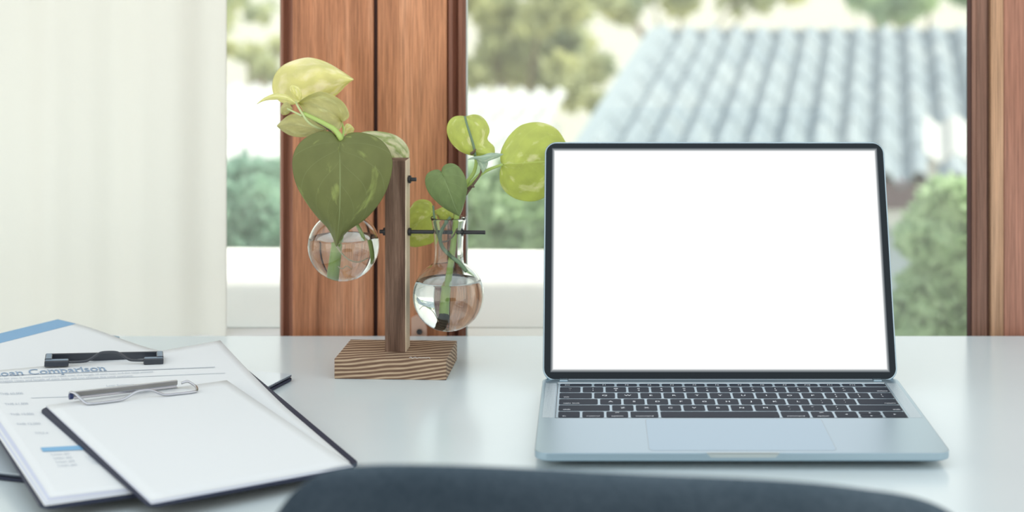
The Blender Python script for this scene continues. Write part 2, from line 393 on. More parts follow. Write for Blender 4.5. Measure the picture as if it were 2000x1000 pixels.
# keyboard
KX0 = LX-.1375
kb = bmesh.new()
ringo = [(KX0-.0012, YB+.0895), (KX0+.2762, YB+.0895), (KX0+.2762, YB+.1925), (KX0-.0012, YB+.1925)]
for (a, b, c_, d) in ((KX0-.0014, KX0-.0009, YB+.0895, YB+.192), (KX0+.2752, KX0+.2757, YB+.0895, YB+.192), (KX0-.0014, KX0+.2757, YB+.0895, YB+.0899)):
    box(kb, a, b, c_, d, ZD, ZD+.00012)
finish('keyboard_edge_line', kb, M['well'], lap)
bm = bmesh.new(); box(bm, KX0-.0014, KX0+.2757, YB+.1915, YB+.1925, ZD, ZD+.0005, bev=.0002); finish('keyboard_rear_edge', bm, mat('bright aluminium edge', (.8, .85, .87), .3, .6), lap)
def text_mesh(s, size, bold=0.0, align='CENTER', ax='CENTER'):
    cu = bpy.data.curves.new('t', 'FONT'); cu.body = s; cu.size = size; cu.align_x = align; cu.align_y = ax; cu.offset = bold; cu.resolution_u = 3
    o = bpy.data.objects.new('t', cu); COL.objects.link(o)
    dg = bpy.context.evaluated_depsgraph_get(); me = bpy.data.meshes.new_from_object(o.evaluated_get(dg))
    bpy.data.objects.remove(o); bpy.data.curves.remove(cu)
    return me
def add_text(bm, s, size, fn, bold=0.0, align='CENTER', ax='CENTER'):
    me = text_mesh(s, size, bold, align, ax); b2 = bmesh.new(); b2.from_mesh(me); bpy.data.meshes.remove(me)
    vm = {v: bm.verts.new(fn(v.co.x, v.co.y)) for v in b2.verts}
    for f_ in b2.faces:
        try: bm.faces.new([vm[v] for v in f_.verts])
        except ValueError: pass
    b2.free()
U = .01905
rows = [
 (.1818, .0080, [('esc', 1.5)]+[('F%d' % i, 1) for i in range(1, 13)]+[('', 1)]),
 (.1635, .0162, [('~\n`', 1), ('!\n1', 1), ('@\n2', 1), ('#\n3', 1), ('$\n4', 1), ('%\n5', 1), ('^\n6', 1), ('&\n7', 1), ('*\n8', 1), ('(\n9', 1), (')\n0', 1), ('_\n-', 1), ('+\n=', 1), ('delete', 1.5)]),
 (.1453, .0162, [('tab', 1.5)]+[(c_, 1) for c_ in 'QWERTYUIOP']+[('{\n[', 1), ('}\n]', 1), ('|\n\\', 1)]),
 (.1271, .0162, [('caps lock', 1.75)]+[(c_, 1) for c_ in 'ASDFGHJKL']+[(':\n;', 1), ('"\n\'', 1), ('return', 1.75)]),
 (.1089, .0162, [('shift', 2.25)]+[(c_, 1) for c_ in 'ZXCVBNM']+[('<\n,', 1), ('>\n.', 1), ('?\n/', 1), ('shift', 2.25)]),
 (.0905, .0164, [('fn', 1), ('control', 1), ('option', 1), ('command', 1.25), ('', 5), ('command', 1.25), ('option', 1), ('<', 1), ('updown', 1), ('>', 1)]),
]
ZK = ZD+.0002
def keycap(x0, x1, y0, y1):
    bm = bmesh.new(); w_, h_ = x1-x0, y1-y0; cx, cy = (x0+x1)/2, (y0+y1)/2
    R = lambda i, z: [Vector((cx+x, cy+y, z)) for x, y in rrect(w_-2*i, h_-2*i, min(.0016, h_/2.5), 4)]
    loft(bm, [R(0, ZD+.0001), R(0, ZK-.00008), R(.00015, ZK)])
    return bm
def leg_text(parent, items):
    bm = bmesh.new()
    for s, size, x, y, al in items:
        add_text(bm, s, size, lambda a, b, x=x, y=y: Vector((x+a*1.15, y+b, ZK+.00008)), bold=size*.012, align=al)
    finish('legend', bm, M['legend'], parent, recalc=False)
for (yo, kh, ks) in rows:
    x = KX0
    for s, wu in ks:
        x0, x1, y0, y1 = x+.0009, x+wu*U-.0010, YB+yo, YB+yo+kh
        cx, cy = (x0+x1)/2, (y0+y1)/2
        if s == 'updown':
            for half, (a, b) in enumerate(((y0, cy-.0003), (cy+.0003, y1))):
                k = finish('key', keycap(x0, x1, a, b), M['key'], lap)
                bm = bmesh.new(); sg = 1 if half else -1; yc = (a+b)/2
                v = [bm.verts.new((cx+q[0], yc+sg*q[1], ZK+.00008)) for q in ((-.0012, -.0008), (.0012, -.0008), (0, .0010))]; bm.faces.new(v)
                finish('legend', bm, M['legend'], k, recalc=False)
            x += wu*U; continue
        k = finish('key', keycap(x0, x1, y0, y1), M['key'], lap)
        if s == '': pass
        elif kh < .01: leg_text(k, [(s, .0030, cx if s != 'esc' else x0+.006, cy, 'CENTER')])
        elif '\n' in s:
            a, b = s.split('\n'); leg_text(k, [(a, .0034, cx, cy+.0030, 'CENTER'), (b, .0038, cx, cy-.0028, 'CENTER')])
        elif s in ('<', '>'):
            bm = bmesh.new(); sg = -1 if s == '<' else 1
            v = [bm.verts.new((cx+sg*q[0], cy+q[1], ZK+.00008)) for q in ((-.0008, -.0012), (-.0008, .0012), (.0012, 0))]; bm.faces.new(v)
            finish('legend', bm, M['legend'], k, recalc=False)
        elif len(s) == 1: leg_text(k, [(s, .0048, cx, cy, 'CENTER')])
        else:
            right = cx > LX+.05
            it = [(s, .0031, x1-.0016 if (right and s in ('delete', 'return', 'shift')) else (cx if s in ('control', 'option', 'command') else x0+.0035), cy-.0048, 'RIGHT' if (right and s in ('delete', 'return', 'shift')) else ('CENTER' if s in ('control', 'option', 'command') else 'LEFT'))]
            if s == 'option': it.append(('alt', .0030, cx, cy+.0052, 'CENTER'))
            leg_text(k, it)
        x += wu*U
# trackpad
bm = bmesh.new(); TPX = LX+.0005
R = lambda i, z: [Vector((TPX+x, YB+.0465+y, z)) for x, y in rrect(.137-2*i, .080-2*i, .004, 5)]
loft(bm, [R(-.0004, ZD-.0002), R(-.0004, ZD+.00006)]); finish('trackpad_gap', bm, M['alu_d'], lap)
bm = bmesh.new(); loft(bm, [R(0, ZD-.0002), R(0, ZD+.0001), R(.0003, ZD+.00013)]); finish('trackpad', bm, M['pad'], lap)
# front thumb notch
bm = bmesh.new(); nx0, nx1 = LX-.0265, LX+.0265
prism(bm, [Vector((nx0, YB-.0002, ZD+.0001)), Vector((nx0, YB+.002, ZD+.0001)), Vector((nx1, YB+.002, ZD+.0001)), Vector((nx1, YB-.0002, ZD+.0001)), Vector((nx1-.003, YB-.0002, ZD-.003)), Vector((nx0+.003, YB-.0002, ZD-.003))][:4], Vector((0, 0, -.0004)))
prism(bm, [Vector((nx0, YB-.0002, ZD)), Vector((nx1, YB-.0002, ZD)), Vector((nx1-.003, YB-.0002, ZD-.0032)), Vector((nx0+.003, YB-.0002, ZD-.0032))], Vector((0, .0004, 0)))
finish('thumb_notch', bm, mat('bright notch aluminium', (.5, .56, .56), .5, .5), lap)
# speaker grilles
gm = mat('perforated aluminium', (.5, .6, .66), .45, .6); g = G(gm)
vv = g.n('TexVoronoi', i_Scale=1.0, i_Randomness=0.0); g.l(g.coords((900, 450, 1)), vv.inputs['Vector'])
g.l(g.ramp(vv.outputs['Distance'], [(.22, (.17, .23, .28)), (.36, (.60, .69, .74))]), g.b.inputs['Base Color'])
for sx_ in (-1, 1):
    bm = bmesh.new(); cx = LX+sx_*.1445
    box(bm, cx-.0045, cx+.0045, YB+.090, YB+.192, ZD-.0002, ZD+.00008); finish('speaker_grille', bm, gm, lap)
# palm smudge
# lid
LT = .3221; HY, HZ = LY+LD/2-.008, TZ+.0112
lidM = Matrix.Translation((LX, HY, HZ)) @ Matrix.Rotation(-LT, 4, 'X')     # local: x across, z up the lid, y away from viewer
LH = .2077
bm = bmesh.new()
def lr(i, y, lo=.0): return [lidM @ Vector((x, y, z+LH/2+lo)) for x, z in rrect(LW-2*i, LH-2*i, .0105, 8)]
loft(bm, [lr(.0004, 0), lr(0, .0006), lr(0, .0034), lr(.0012, .0046), lr(.004, .0050)])
lid = finish('lid', bm, M['alu'], lap)
bm = bmesh.new()
def lrb(i, y): return [lidM @ Vector((x, y, z+LH/2+.0001)) for x, z in rrect(LW-.0024-2*i, LH-.0022-2*i-.0005, .0092, 8)]
loft(bm, [lrb(0, .0002), lrb(0, -.0003), lrb(.0003, -.0005)]); finish('bezel', bm, M['bezel'], lid)
SW, SH0, SH1 = .2912, .0070, .2021
sm = bpy.data.materials.new('blank lit screen'); sm.use_nodes = True; t = sm.node_tree; t.nodes.clear(); g = G(sm)
uvn = g.n('TexCoord'); sp = g.n('SeparateXYZ'); g.l(uvn.outputs['UV'], sp.inputs[0])
def edge(s_, w_): 
    a = g.math('MULTIPLY', g.math('MINIMUM', s_, g.math('SUBTRACT', 1.0, s_)), 1/w_, True); return a
ed = g.math('MINIMUM', edge(sp.outputs[0], .016), edge(sp.outputs[1], .026))
ed = g.math('SMOOTH_MIN', ed, 1.0) if False else ed
em = g.n('Emission'); g.l(g.ramp(ed, [(0, (.03, .04, .05)), (.35, (.25, .27, .28)), (.75, (1, 1, 1)), (1, (1, 1, 1))]), em.inputs[0]); em.inputs[1].default_value = 1.15
ou = g.n('OutputMaterial'); g.l(em.outputs[0], ou.inputs[0])
bm = bmesh.new(); ul = bm.loops.layers.uv.new('UVMap')
vs = [bm.verts.new(lidM @ Vector((x, -.0007, z))) for x, z in ((-SW/2, SH0), (SW/2, SH0), (SW/2, SH1), (-SW/2, SH1))]
f = bm.faces.new(vs)
for lp, q in zip(f.loops, ((0, 0), (1, 0), (1, 1), (0, 1))): lp[ul].uv = q
finish('screen', bm, sm, lid, recalc=False)
bm = bmesh.new(); tube(bm, [(LX-.130, HY+.001, HZ-.0010), (LX+.130, HY+.001, HZ-.0010)], .0030, 16); finish('hinge', bm, M['alu_d'], lap, smooth=False)
for sx_ in (-1, 1):
    bm = bmesh.new(); box(bm, LX+sx_*.134-.0035, LX+sx_*.134+.0035, HY-.0045, HY+.002, ZD-.0005, ZD+.0008, bev=.0004); finish('hinge_cover', bm, M['alu'], lap)

# ================================================================== STAND
def yawM(c, a): return Matrix.Translation(c) @ Matrix.Rotation(a, 4, 'Z')
SY = math.radians(-2.8)
FLc = tab(653, 740); 
SM = yawM(FLc, SY)
st = thing('propagation_stand', SM @ Vector((.05, .034, 0)), 'wooden plant propagation stand with a square post on a striped base', 'plant stand')
bm = bmesh.new(); box(bm, 0, .0998, 0, .072, 0, .018, SM, bev=.0006)
bo = finish('base_board', bm, M['wbase'], st)
pxl = .0405
bm = bmesh.new(); box(bm, pxl, pxl+.0185, .026, .049, .018, .1905, SM, bev=.0005); po = finish('post', bm, M['post'], st)
bm = bmesh.new(); box(bm, pxl+.0184, pxl+.0190, .0264, .0486, .0181, .1903, SM); finish('lit_post_side', bm, M['lit_edge'], st)  # lighter wood colour paints in the light falling on this side
pc = SM @ Vector((pxl+.00925, .0375, 0))
dirx = (SM.to_3x3() @ Vector((1, 0, 0)))
def rod(z, a, b, parent):
    bm = bmesh.new(); p0 = Vector((pc.x, pc.y, TZ+z)); tube(bm, [p0+dirx*a, p0+dirx*b], .0018, 16); return finish('rod', bm, M['black'], parent)
ZR1, ZR2 = .1722, .1246
rod(ZR2, -.016, .0805, st); rod(ZR1, -.078, .0175, st)
for z, a in ((ZR2, .0115), (ZR2, -.0115), (ZR1, .0115), (ZR1, -.0115), (ZR2, .0595)):
    bm = bmesh.new(); p0 = Vector((pc.x, pc.y, TZ+z)); s_ = math.copysign(.0011, a)
    tube(bm, [p0+dirx*(a-s_), p0+dirx*(a+s_)], .0036, 16); finish('nut', bm, M['black'], st)
# maker's scrawl in white on the base
bm = bmesh.new(); pts = []
for i in range(60):
    t_ = i/59; pts.append(SM @ Vector((.066+.019*t_, .006+.0022*math.sin(t_*30)*(.5+.5*math.sin(t_*7)), .01815)))
tube(bm, pts, .00018, 5); finish('signature', bm, M['legend'], st)

# ================================================================== FLASKS
def flask(cx, cy, zc, label, water_z):
    """zc: height of the sphere centre above the desk"""
    R0 = .0322; c_ = Vector((cx, cy, TZ+zc))
    t = thing('glass_flask', (cx, cy, TZ+zc-R0), label, 'glass vase', 'round glass flasks on the stand')
    out = []
    a0 = math.radians(-90)
    for i in range(33):
        a = math.radians(-90+ (154)*i/32); out.append((R0*math.cos(a), R0*math.sin(a)))
    # sphere ends at angle 64deg: r=.0141,z=.0289
    out[-1] = (out[-1][0], out[-1][1])
    neck = [(.0136, .0320), (.0132, .0360), (.0131, .042), (.0133, .048), (.0138, .056), (.0147, .063), (.0158, .0685), (.0163, .0705)]
    out += neck
    th = .0012; inn = []
    for r, z in out:
        L = math.hypot(r, z)
        if z < .030: k = (R0-th)/R0; inn.append((r*k, z*k))
        else: inn.append((r-th*.9, z))
    prof = out+[(.0162, .0711), (.0156, .0712)]+inn[::-1]
    prof[0] = (0, -R0); prof[-1] = (0, -(R0-th))
    bm = bmesh.new(); lathe(bm, prof, c_, 64); g_ = finish('glass_body', bm, M['glass'], t, smooth=True)
    # water: fills the inside with a hair of overlap into the glass
    RW = R0-th+.00025; zt = water_z-zc; wp = [(0, -RW)]
    aT = math.asin(min(.999, zt/RW)) 
    for i in range(1, 29):
        a = -math.pi/2+(aT+math.pi/2)*i/28; wp.append((RW*math.cos(a), RW*math.sin(a)))
    rr = wp[-1][0]; wp += [(rr-.0008, zt-.0003), (rr-.003, zt-.0007), (0, zt-.0007)]
    bm = bmesh.new(); lathe(bm, wp, c_, 64); finish('water', bm, M['water'], t, smooth=True)
    return t
def rodpt(dx, z): p0 = Vector((pc.x, pc.y, TZ+z)); return p0+dirx*dx
cR = at(876, 577, 1.0); 
dxR = .0344; pR = rodpt(dxR, 0)
def rel_x(px, z):   # where along the rod line is this pixel column
    # solve (X)/(Y) = (px-PX)/FP
    k = (px-PX)/FP; return (k*pc.y-pc.x)/(dirx.x-k*dirx.y)
aR = rodpt(rel_x(876, 0), 0); aL = rodpt(rel_x(671, 0), 0)
flask(aR.x, aR.y, .0672, 'right glass flask on the lower rod, long neck visible, half full of water', .0815)
flask(aL.x, aL.y, .1115, 'left glass flask hanging behind the big dark heart shaped leaf', .1195)

# ================================================================== PLANTS
def leaf(parent, name, mt, mid, left, right, Dm, cup=0.0, wave=0.0, n=26, k=9, Dl=None, Dr=None):
    """mid/left/right: pixel outlines from petiole to tip; Dm: distances along the midrib, curved across by cup"""
    Mi = cat_rom([(a, b, 0) for a, b in mid], n); Li = cat_rom([(a, b, 0) for a, b in left], n); Ri = cat_rom([(a, b, 0) for a, b in right], n)
    Dd = cat_rom([(d, 0, 0) for d in Dm], n)
    bm = bmesh.new(); ul = bm.loops.layers.uv.new('UVMap'); grid = []; uvs = {}
    for i in range(n+1):
        r = []
        for j in range(-k, k+1):
            s_ = abs(j)/k; side = Li[i] if j < 0 else Ri[i]
            q = Mi[i].lerp(side, s_)
            d = Dd[i].x + cup*s_*s_ + (Dl if (j < 0 and Dl) else 0)*s_ + (Dr if (j > 0 and Dr) else 0)*s_ + wave*math.sin(i*.8+j*.3)*s_
            v = bm.verts.new(at(q.x, q.y, d)); uvs[v] = ((j/k+1)/2, i/n); r.append(v)
        grid.append(r)
    for a, b in zip(grid, grid[1:]):
        for j in range(2*k):
            try: f_ = bm.faces.new((a[j], a[j+1], b[j+1], b[j]))
            except ValueError: continue
            for lp in f_.loops: lp[ul].uv = uvs[lp.vert]
    bmesh.ops.remove_doubles(bm, verts=bm.verts, dist=1e-6)
    o = finish(name, bm, mt, parent, smooth=True, recalc=True); solid(o, .00035, 0)
    o.modifiers.new('sub', 'SUBSURF').render_levels = 1
    return o
def stem(parent, name, mt, pts, r, n=24, seg=10, parent2=None):
    P = cat_rom([at(*p) for p in pts], n)
    rr = [r[0]+(r[1]-r[0])*i/n for i in range(n+1)] if isinstance(r, tuple) else r
    bm = bmesh.new(); tube(bm, P, rr, seg); return finish(name, bm, mt, parent, smooth=True)
DL = aL.y; DR = aR.y
# --- left cutting
pl = thing('pothos_cutting', (aL.x, aL.y, TZ+.085), 'bushy pothos cutting with a big dark heart leaf in the left flask', 'plant', 'pothos cuttings in the flasks')
leaf(pl, 'leaf', M['leaf_dark'], [(663, 276), (664, 320), (664, 380), (662, 430), (657, 484)],
     [(663, 276), (650, 259), (627, 256), (597, 268), (577, 290), (570, 320), (577, 358), (594, 390), (618, 423), (640, 446), (650, 465), (657, 484)],
     [(663, 276), (676, 263), (692, 258), (720, 261), (747, 275), (764, 300), (767, 328), (757, 368), (738, 402), (712, 430), (684, 448), (666, 466), (657, 484)],
     [1.400, 1.392, 1.388, 1.392, 1.402], cup=.010, n=34, k=12)
leaf(pl, 'leaf', M['leaf_pale'], [(583, 200), (605, 190), (635, 174), (665, 162), (692, 155)],
     [(583, 200), (570, 205), (548, 200), (534, 185), (531, 165), (537, 144), (555, 125), (590, 113), (612, 113), (640, 122), (668, 139), (692, 155)],
     [(583, 200), (592, 202), (603, 200), (622, 198), (640, 194), (652, 189), (664, 180), (675, 168), (684, 160), (692, 155)],
     [1.44, 1.445, 1.44, 1.435, 1.43], cup=.012, n=30)
leaf(pl, 'leaf', M['leaf_mid'], [(668, 238), (655, 225), (632, 212), (606, 203), (582, 201)],
     [(668, 238), (668, 246), (659, 257), (645, 256), (628, 248), (610, 236), (594, 222), (588, 210), (582, 201)],
     [(668, 238), (674, 236), (682, 228), (680, 215), (671, 200), (655, 188), (638, 181), (622, 179), (605, 185), (590, 194), (582, 201)],
     [1.425, 1.42, 1.42, 1.425, 1.43], cup=-.008, Dl=.004, n=30)
leaf(pl, 'leaf', M['leaf_mid'], [(640, 253), (615, 250), (588, 246), (562, 243), (540, 246)],
     [(640, 253), (628, 240), (608, 230), (585, 223), (566, 224), (552, 234), (540, 246)],
     [(640, 253), (632, 258), (614, 263), (592, 268), (570, 266), (553, 257), (540, 246)],
     [1.435, 1.435, 1.44, 1.44, 1.44], cup=.006)
leaf(pl, 'leaf', M['leaf_pale'], [(579, 203), (565, 193), (545, 188), (522, 192), (501, 204)],
     [(579, 203), (568, 190), (555, 184), (535, 183), (518, 190), (508, 197), (501, 204)],
     [(579, 203), (565, 198), (550, 195), (535, 195), (520, 196), (508, 200), (501, 204)],
     [1.42, 1.418, 1.42, 1.42, 1.425], cup=.004)
leaf(pl, 'leaf', M['leaf_pale'], [(586, 198), (583, 185), (578, 172), (571, 166)],
     [(586, 198), (576, 192), (568, 180), (566, 170), (571, 166)],
     [(586, 198), (590, 190), (588, 178), (582, 169), (571, 166)],
     [1.425, 1.422, 1.42, 1.42], cup=.004)
leaf(pl, 'leaf', M['leaf_mid'], [(572, 212), (560, 208), (552, 212), (549, 222)],
     [(572, 212), (562, 200), (553, 203), (548, 212), (549, 222)],
     [(572, 212), (566, 220), (560, 224), (554, 225), (549, 222)],
     [1.44, 1.44, 1.44, 1.44], cup=.003)
leaf(pl, 'leaf', M['leaf_pale'], [(674, 262), (680, 254), (687, 248), (692, 252)],
     [(674, 262), (672, 250), (676, 242), (684, 243), (692, 252)],
     [(674, 262), (680, 262), (686, 260), (690, 258), (692, 252)],
     [1.44, 1.44, 1.44, 1.44], cup=.003)
leaf(pl, 'leaf', M['leaf_varieg'], [(696, 268), (725, 275), (755, 290), (780, 305), (795, 330)],
     [(696, 268), (704, 259), (722, 256), (745, 257), (768, 262), (784, 271), (795, 284), (800, 300), (795, 330)],
     [(696, 268), (700, 290), (720, 315), (745, 335), (770, 345), (795, 330)],
     [1.475, 1.48, 1.482, 1.482, 1.485], cup=.004)
stem(pl, 'petiole', M['stem_l'], [(577, 199, 1.423), (588, 218, 1.420), (602, 238, 1.418), (618, 248, 1.418), (634, 252, 1.420)], (.0010, .0013))
stem(pl, 'petiole', M['stem_l'], [(561, 212, 1.425), (575, 219, 1.422), (590, 226, 1.42)], (.0008, .0010), 10)
stem(pl, 'stem', M['stem'], [(592, 221, 1.422), (615, 232, 1.415), (640, 245, 1.410), (655, 255, 1.407), (667, 274, 1.405), (669, 300, 1.43), (668, 360, DL-.004), (668, 420, DL-.002), (662, 470, DL-.002), (658, 505, DL), (654, 538, DL+.002)], (.0017, .0042), 50, 12)
stem(pl, 'petiole', M['stem_b'], [(592, 223, 1.424), (615, 236, 1.419), (638, 250, 1.414), (656, 268, 1.412)], (.0007, .0010))
stem(pl, 'petiole', M['stem'], [(668, 240, 1.425), (671, 255, 1.420), (669, 275, 1.412)], (.0009, .0012), 10)
stem(pl, 'root', M['root_w'], [(660, 480, DL-.006), (668, 492, DL-.010), (680, 503, DL-.012), (696, 507, DL-.010), (712, 500, DL-.006)], (.0007, .0004))
stem(pl, 'root', M['root_w'], [(658, 505, DL), (668, 515, DL-.005), (676, 512, DL-.008), (684, 518, DL-.008)], (.0004, .0003))
p2 = thing('plant_shoot', at(715, 500, DL), 'slender green pothos stem standing at the right inside the left flask', 'plant stem')
stem(p2, 'stem', M['stem'], [(682, 340, 1.455), (684, 400, DL+.004), (696, 435, DL+.004), (708, 460, DL+.002), (715, 485, DL), (719, 510, DL)], (.0012, .0021), 30)
# --- right cutting
pr_ = thing('pothos_cutting', (aR.x, aR.y, TZ+.045), 'pothos cutting with two bright lime leaves beside the laptop in the right flask', 'plant', 'pothos cuttings in the flasks')
leaf(pr_, 'leaf', M['leaf_green'], [(862, 336), (870, 355), (880, 380), (889, 405), (898, 423)],
     [(862, 336), (856, 331), (843, 333), (832, 342), (830, 358), (837, 377), (852, 394), (868, 407), (884, 416), (898, 423)],
     [(862, 336), (864, 327), (872, 320), (885, 319), (897, 326), (908, 343), (913, 365), (910, 385), (905, 405), (898, 423)],
     [1.418, 1.414, 1.414, 1.418, 1.424], cup=.006)
leaf(pr_, 'leaf', M['leaf_lime'], [(909, 228), (914, 250), (921, 275), (930, 295), (966, 303)],
     [(909, 228), (902, 226), (888, 227), (876, 237), (872, 256), (879, 276), (893, 292), (910, 301), (928, 305), (948, 306), (966, 303)],
     [(909, 228), (917, 225), (928, 223), (942, 228), (952, 240), (957, 256), (952, 270), (956, 277), (964, 284), (967, 293), (966, 303)],
     [1.450, 1.445, 1.443, 1.440, 1.437], cup=.008)
leaf(pr_, 'leaf', M['leaf_lime'], [(981, 321), (1010, 319), (1040, 317), (1075, 314), (1118, 308)],
     [(981, 321), (977, 312), (978, 295), (989, 272), (1004, 254), (1022, 242), (1048, 238), (1070, 242), (1090, 254), (1103, 274), (1112, 290), (1118, 308)],
     [(981, 321), (976, 336), (977, 358), (988, 376), (1008, 389), (1035, 394), (1058, 389), (1080, 372), (1100, 345), (1118, 308)],
     [1.44, 1.447, 1.455, 1.462, 1.47], cup=.008, n=32, k=11)
leaf(pr_, 'leaf', M['leaf_white'], [(912, 312), (930, 308), (950, 305), (968, 303), (984, 301)],
     [(912, 312), (925, 306), (940, 304), (955, 299), (970, 299), (984, 301)],
     [(912, 312), (928, 311), (944, 319), (958, 313), (972, 308), (984, 301)],
     [1.430, 1.427, 1.425, 1.427, 1.43], cup=.003)
leaf(pr_, 'leaf', M['leaf_white'], [(930, 306), (940, 318), (944, 330), (943, 338)],
     [(930, 306), (932, 316), (938, 328), (943, 338)],
     [(930, 306), (952, 314), (950, 328), (943, 338)], [1.43, 1.43, 1.43, 1.43], cup=.003)
leaf(pr_, 'leaf', M['leaf_lime'], [(886, 425), (872, 412), (860, 408), (848, 412)],
     [(886, 425), (876, 430), (862, 432), (848, 412)],
     [(886, 425), (884, 410), (868, 404), (848, 412)], [DR+.006, DR+.008, DR+.01, DR+.01], cup=.002)
stem(pr_, 'stem', M['stem'], [(869, 610, DR), (872, 570, DR), (879, 525, DR), (885, 480, DR), (891, 430, DR), (896, 400, DR-.001), (909, 375, DR-.003), (922, 357, DR-.004), (938, 341, DR-.004), (955, 331, DR-.004), (982, 321, 1.44)], (.0034, .0012), 50, 12)
stem(pr_, 'stem', M['stem'], [(900, 392, DR-.001), (905, 372, DR-.003), (913, 355, DR-.004), (925, 338, DR-.004), (930, 318, DR-.005), (928, 303, DR-.006)], (.0022, .0014), 24)
stem(pr_, 'petiole', M['stem_d'], [(928, 304, DR-.007), (925, 285, DR-.007), (918, 262, DR-.007), (912, 243, DR-.004), (908, 227, DR-.001)], (.0013, .0010), 20)
stem(pr_, 'petiole', M['stem_b'], [(910, 380, DR-.006), (926, 358, DR-.007), (938, 340, DR-.007), (940, 322, DR-.006), (940, 308, DR-.006)], (.0012, .0007), 20)
stem(pr_, 'bud_node', M['stem_b'], [(915, 368, DR-.006), (921, 364, DR-.010), (926, 365, DR-.012)], (.0014, .0009), 8)
stem(pr_, 'bud_node', M['stem_b'], [(921, 300, DR-.006), (926, 296, DR-.010), (928, 292, DR-.012)], (.0016, .0009), 8)
stem(pr_, 'root_end', M['root'], [(870, 604, DR), (868, 612, DR-.001), (865, 621, DR-.001), (859, 630, DR-.001), (848, 637, DR-.002)], [.0034, .0036, .0037, .0037, .0036, .0037, .0039, .0040, .0039, .0037, .0036, .0037, .0038, .0037, .0035, .0033, .0032, .0031, .0030, .0027, .0024, .0021, .0018, .0014, .0008], 24)
stem(pr_, 'root', M['root_w'], [(862, 618, DR-.003), (850, 603, DR-.012), (832, 596, DR-.018), (820, 604, DR-.018)], (.0003, .0002), 20)
# --- thin curved cutting
p3 = thing('pothos_sprig', at(870, 505, DR-.006), 'thin curving pothos sprig in the right flask with a round leaf behind the neck', 'plant')
stem(p3, 'stem', M['stem_d'], [(880, 424, DR-.006), (868, 440, DR-.008), (860, 460, DR-.008), (864, 482, DR-.008), (880, 500, DR-.010), (898, 514, DR-.012), (911, 531, DR-.012)], (.0014, .0020), 30)
stem(p3, 'petiole', M['stem_d'], [(846, 402, DR+.004), (849, 430, DR-.002), (855, 455, DR-.006), (861, 472, DR-.008)], (.0009, .0012), 20)
stem(p3, 'root', M['stem_b'], [(893, 446, DR-.007), (884, 462, DR-.009), (872, 471, DR-.009), (862, 472, DR-.008)], (.0006, .0009), 16)
leaf(p3, 'leaf', M['leaf_lime'], [(848, 412), (835, 422), (815, 435), (792, 452)],
     [(848, 412), (842, 395), (826, 389), (810, 394), (800, 408), (790, 425), (792, 452)],
     [(848, 412), (856, 435), (856, 458), (845, 474), (828, 480), (808, 483), (792, 475), (792, 452)],
     [DR+.008, 1.475, 1.485, 1.49], cup=.003)

# ================================================================== CLIPBOARDS AND PAPER
def frame_of(o_, yaw, roll, pit):
    Rm = Matrix.Rotation(yaw, 4, 'Z') @ Matrix.Rotation(pit, 4, 'X') @ Matrix.Rotation(roll, 4, 'Y')
    return Matrix.Translation(Vector((o_[0], o_[1], TZ+o_[2]))) @ Rm
def board(M4, w_, l_, t_, m, r, parent, name='board', rim=.0006):
    bm = bmesh.new(); c0 = (w_/2, l_/2)
    R_ = lambda i, z: [M4 @ Vector((c0[0]+x, c0[1]+y, z)) for x, y in rrect(w_-2*i, l_-2*i, r, 6)]
    loft(bm, [R_(.0005, 0), R_(0, rim), R_(0, t_-rim), R_(.0006, t_)]); return finish(name, bm, m, parent)
FB = frame_of((-.3604, 1.0456, .0093), .538, .0352, .0535)
def on_plane(M4, px, py, z):
    """the point of the plane z (in frame M4) seen at a pixel"""
    inv = M4.inverted(); o_ = inv @ Vector((0, 0, TZ+EYE)); q = inv @ at(px, py, 1.0); d = q-o_
    t_ = (z-o_.z)/d.z; return o_+d*t_
# A: flat slate folder at the bottom
ca, sa = math.cos(-.305), math.sin(-.305)
TRA = Vector((-.262, 1.408, 0)); A0 = TRA-Vector((ca, sa, 0))*.225-Vector((-sa, ca, 0))*.308
FA = frame_of((A0.x, A0.y, .0004), -.305, 0, 0)
fa = thing('document_folder', FA @ Vector((.11, .15, 0)), 'slate folder with a glossy clear cover lying flat at the bottom of the pile', 'folder')
board(FA, .225, .308, .0024, M['board'], .006, fa, 'back_board')
bm = bmesh.new(); box(bm, .004, .2215, .004, .3045, .0024, .0036, FA); finish('pages', bm, M['paper2'], fa)
board(Matrix.Translation((0, 0, .0036)) @ FA if False else FA @ Matrix.Translation((0, 0, .0036)), .225, .308, .0010, M['board2'], .006, fa, 'front_board', rim=.0003)
bm = bmesh.new(); box(bm, .0015, .2235, .0015, .3065, .0046, .0052, FA); finish('clear_cover', bm, M['film'], fa)
# F: thin blue board under the report
RA = Vector((.85, -.53, 0)).normalized()
# E: report, upper left, sloping under B
K = Vector((-.5115, 1.53, 0)); yE = math.atan2(-.53, .85)
ux = Vector((math.cos(yE), math.sin(yE), 0)); uy = Vector((-math.sin(yE), math.cos(yE), 0))   # uy points away from the viewer
def sheet(parent, name, mt, corners, hfun=None, n=22, thick=.00018, wob=None):
    """corners BL,BR,TR,TL world; hfun(u,v)->dz"""
    bm = bmesh.new(); g_ = []
    BL, BR, TR, TL = corners
    for i in range(n+1):
        v = i/n; r = []
        for j in range(n+1):
            u = j/n; p = (BL*(1-u)+BR*u)*(1-v)+(TL*(1-u)+TR*u)*v
            if hfun: p = p+hfun(u, v)
            r.append(bm.verts.new(p))
        g_.append(r)
    for a, b in zip(g_, g_[1:]):
        for j in range(n): bm.faces.new((a[j], a[j+1], b[j+1], b[j]))
    for f_ in bm.faces:
        f_.normal_update()
        if f_.normal.z < 0: f_.normal_flip()
    o = finish(name, bm, mt, parent, smooth=True, recalc=False, origin=None if parent else BL); solid(o, thick, 1); return o
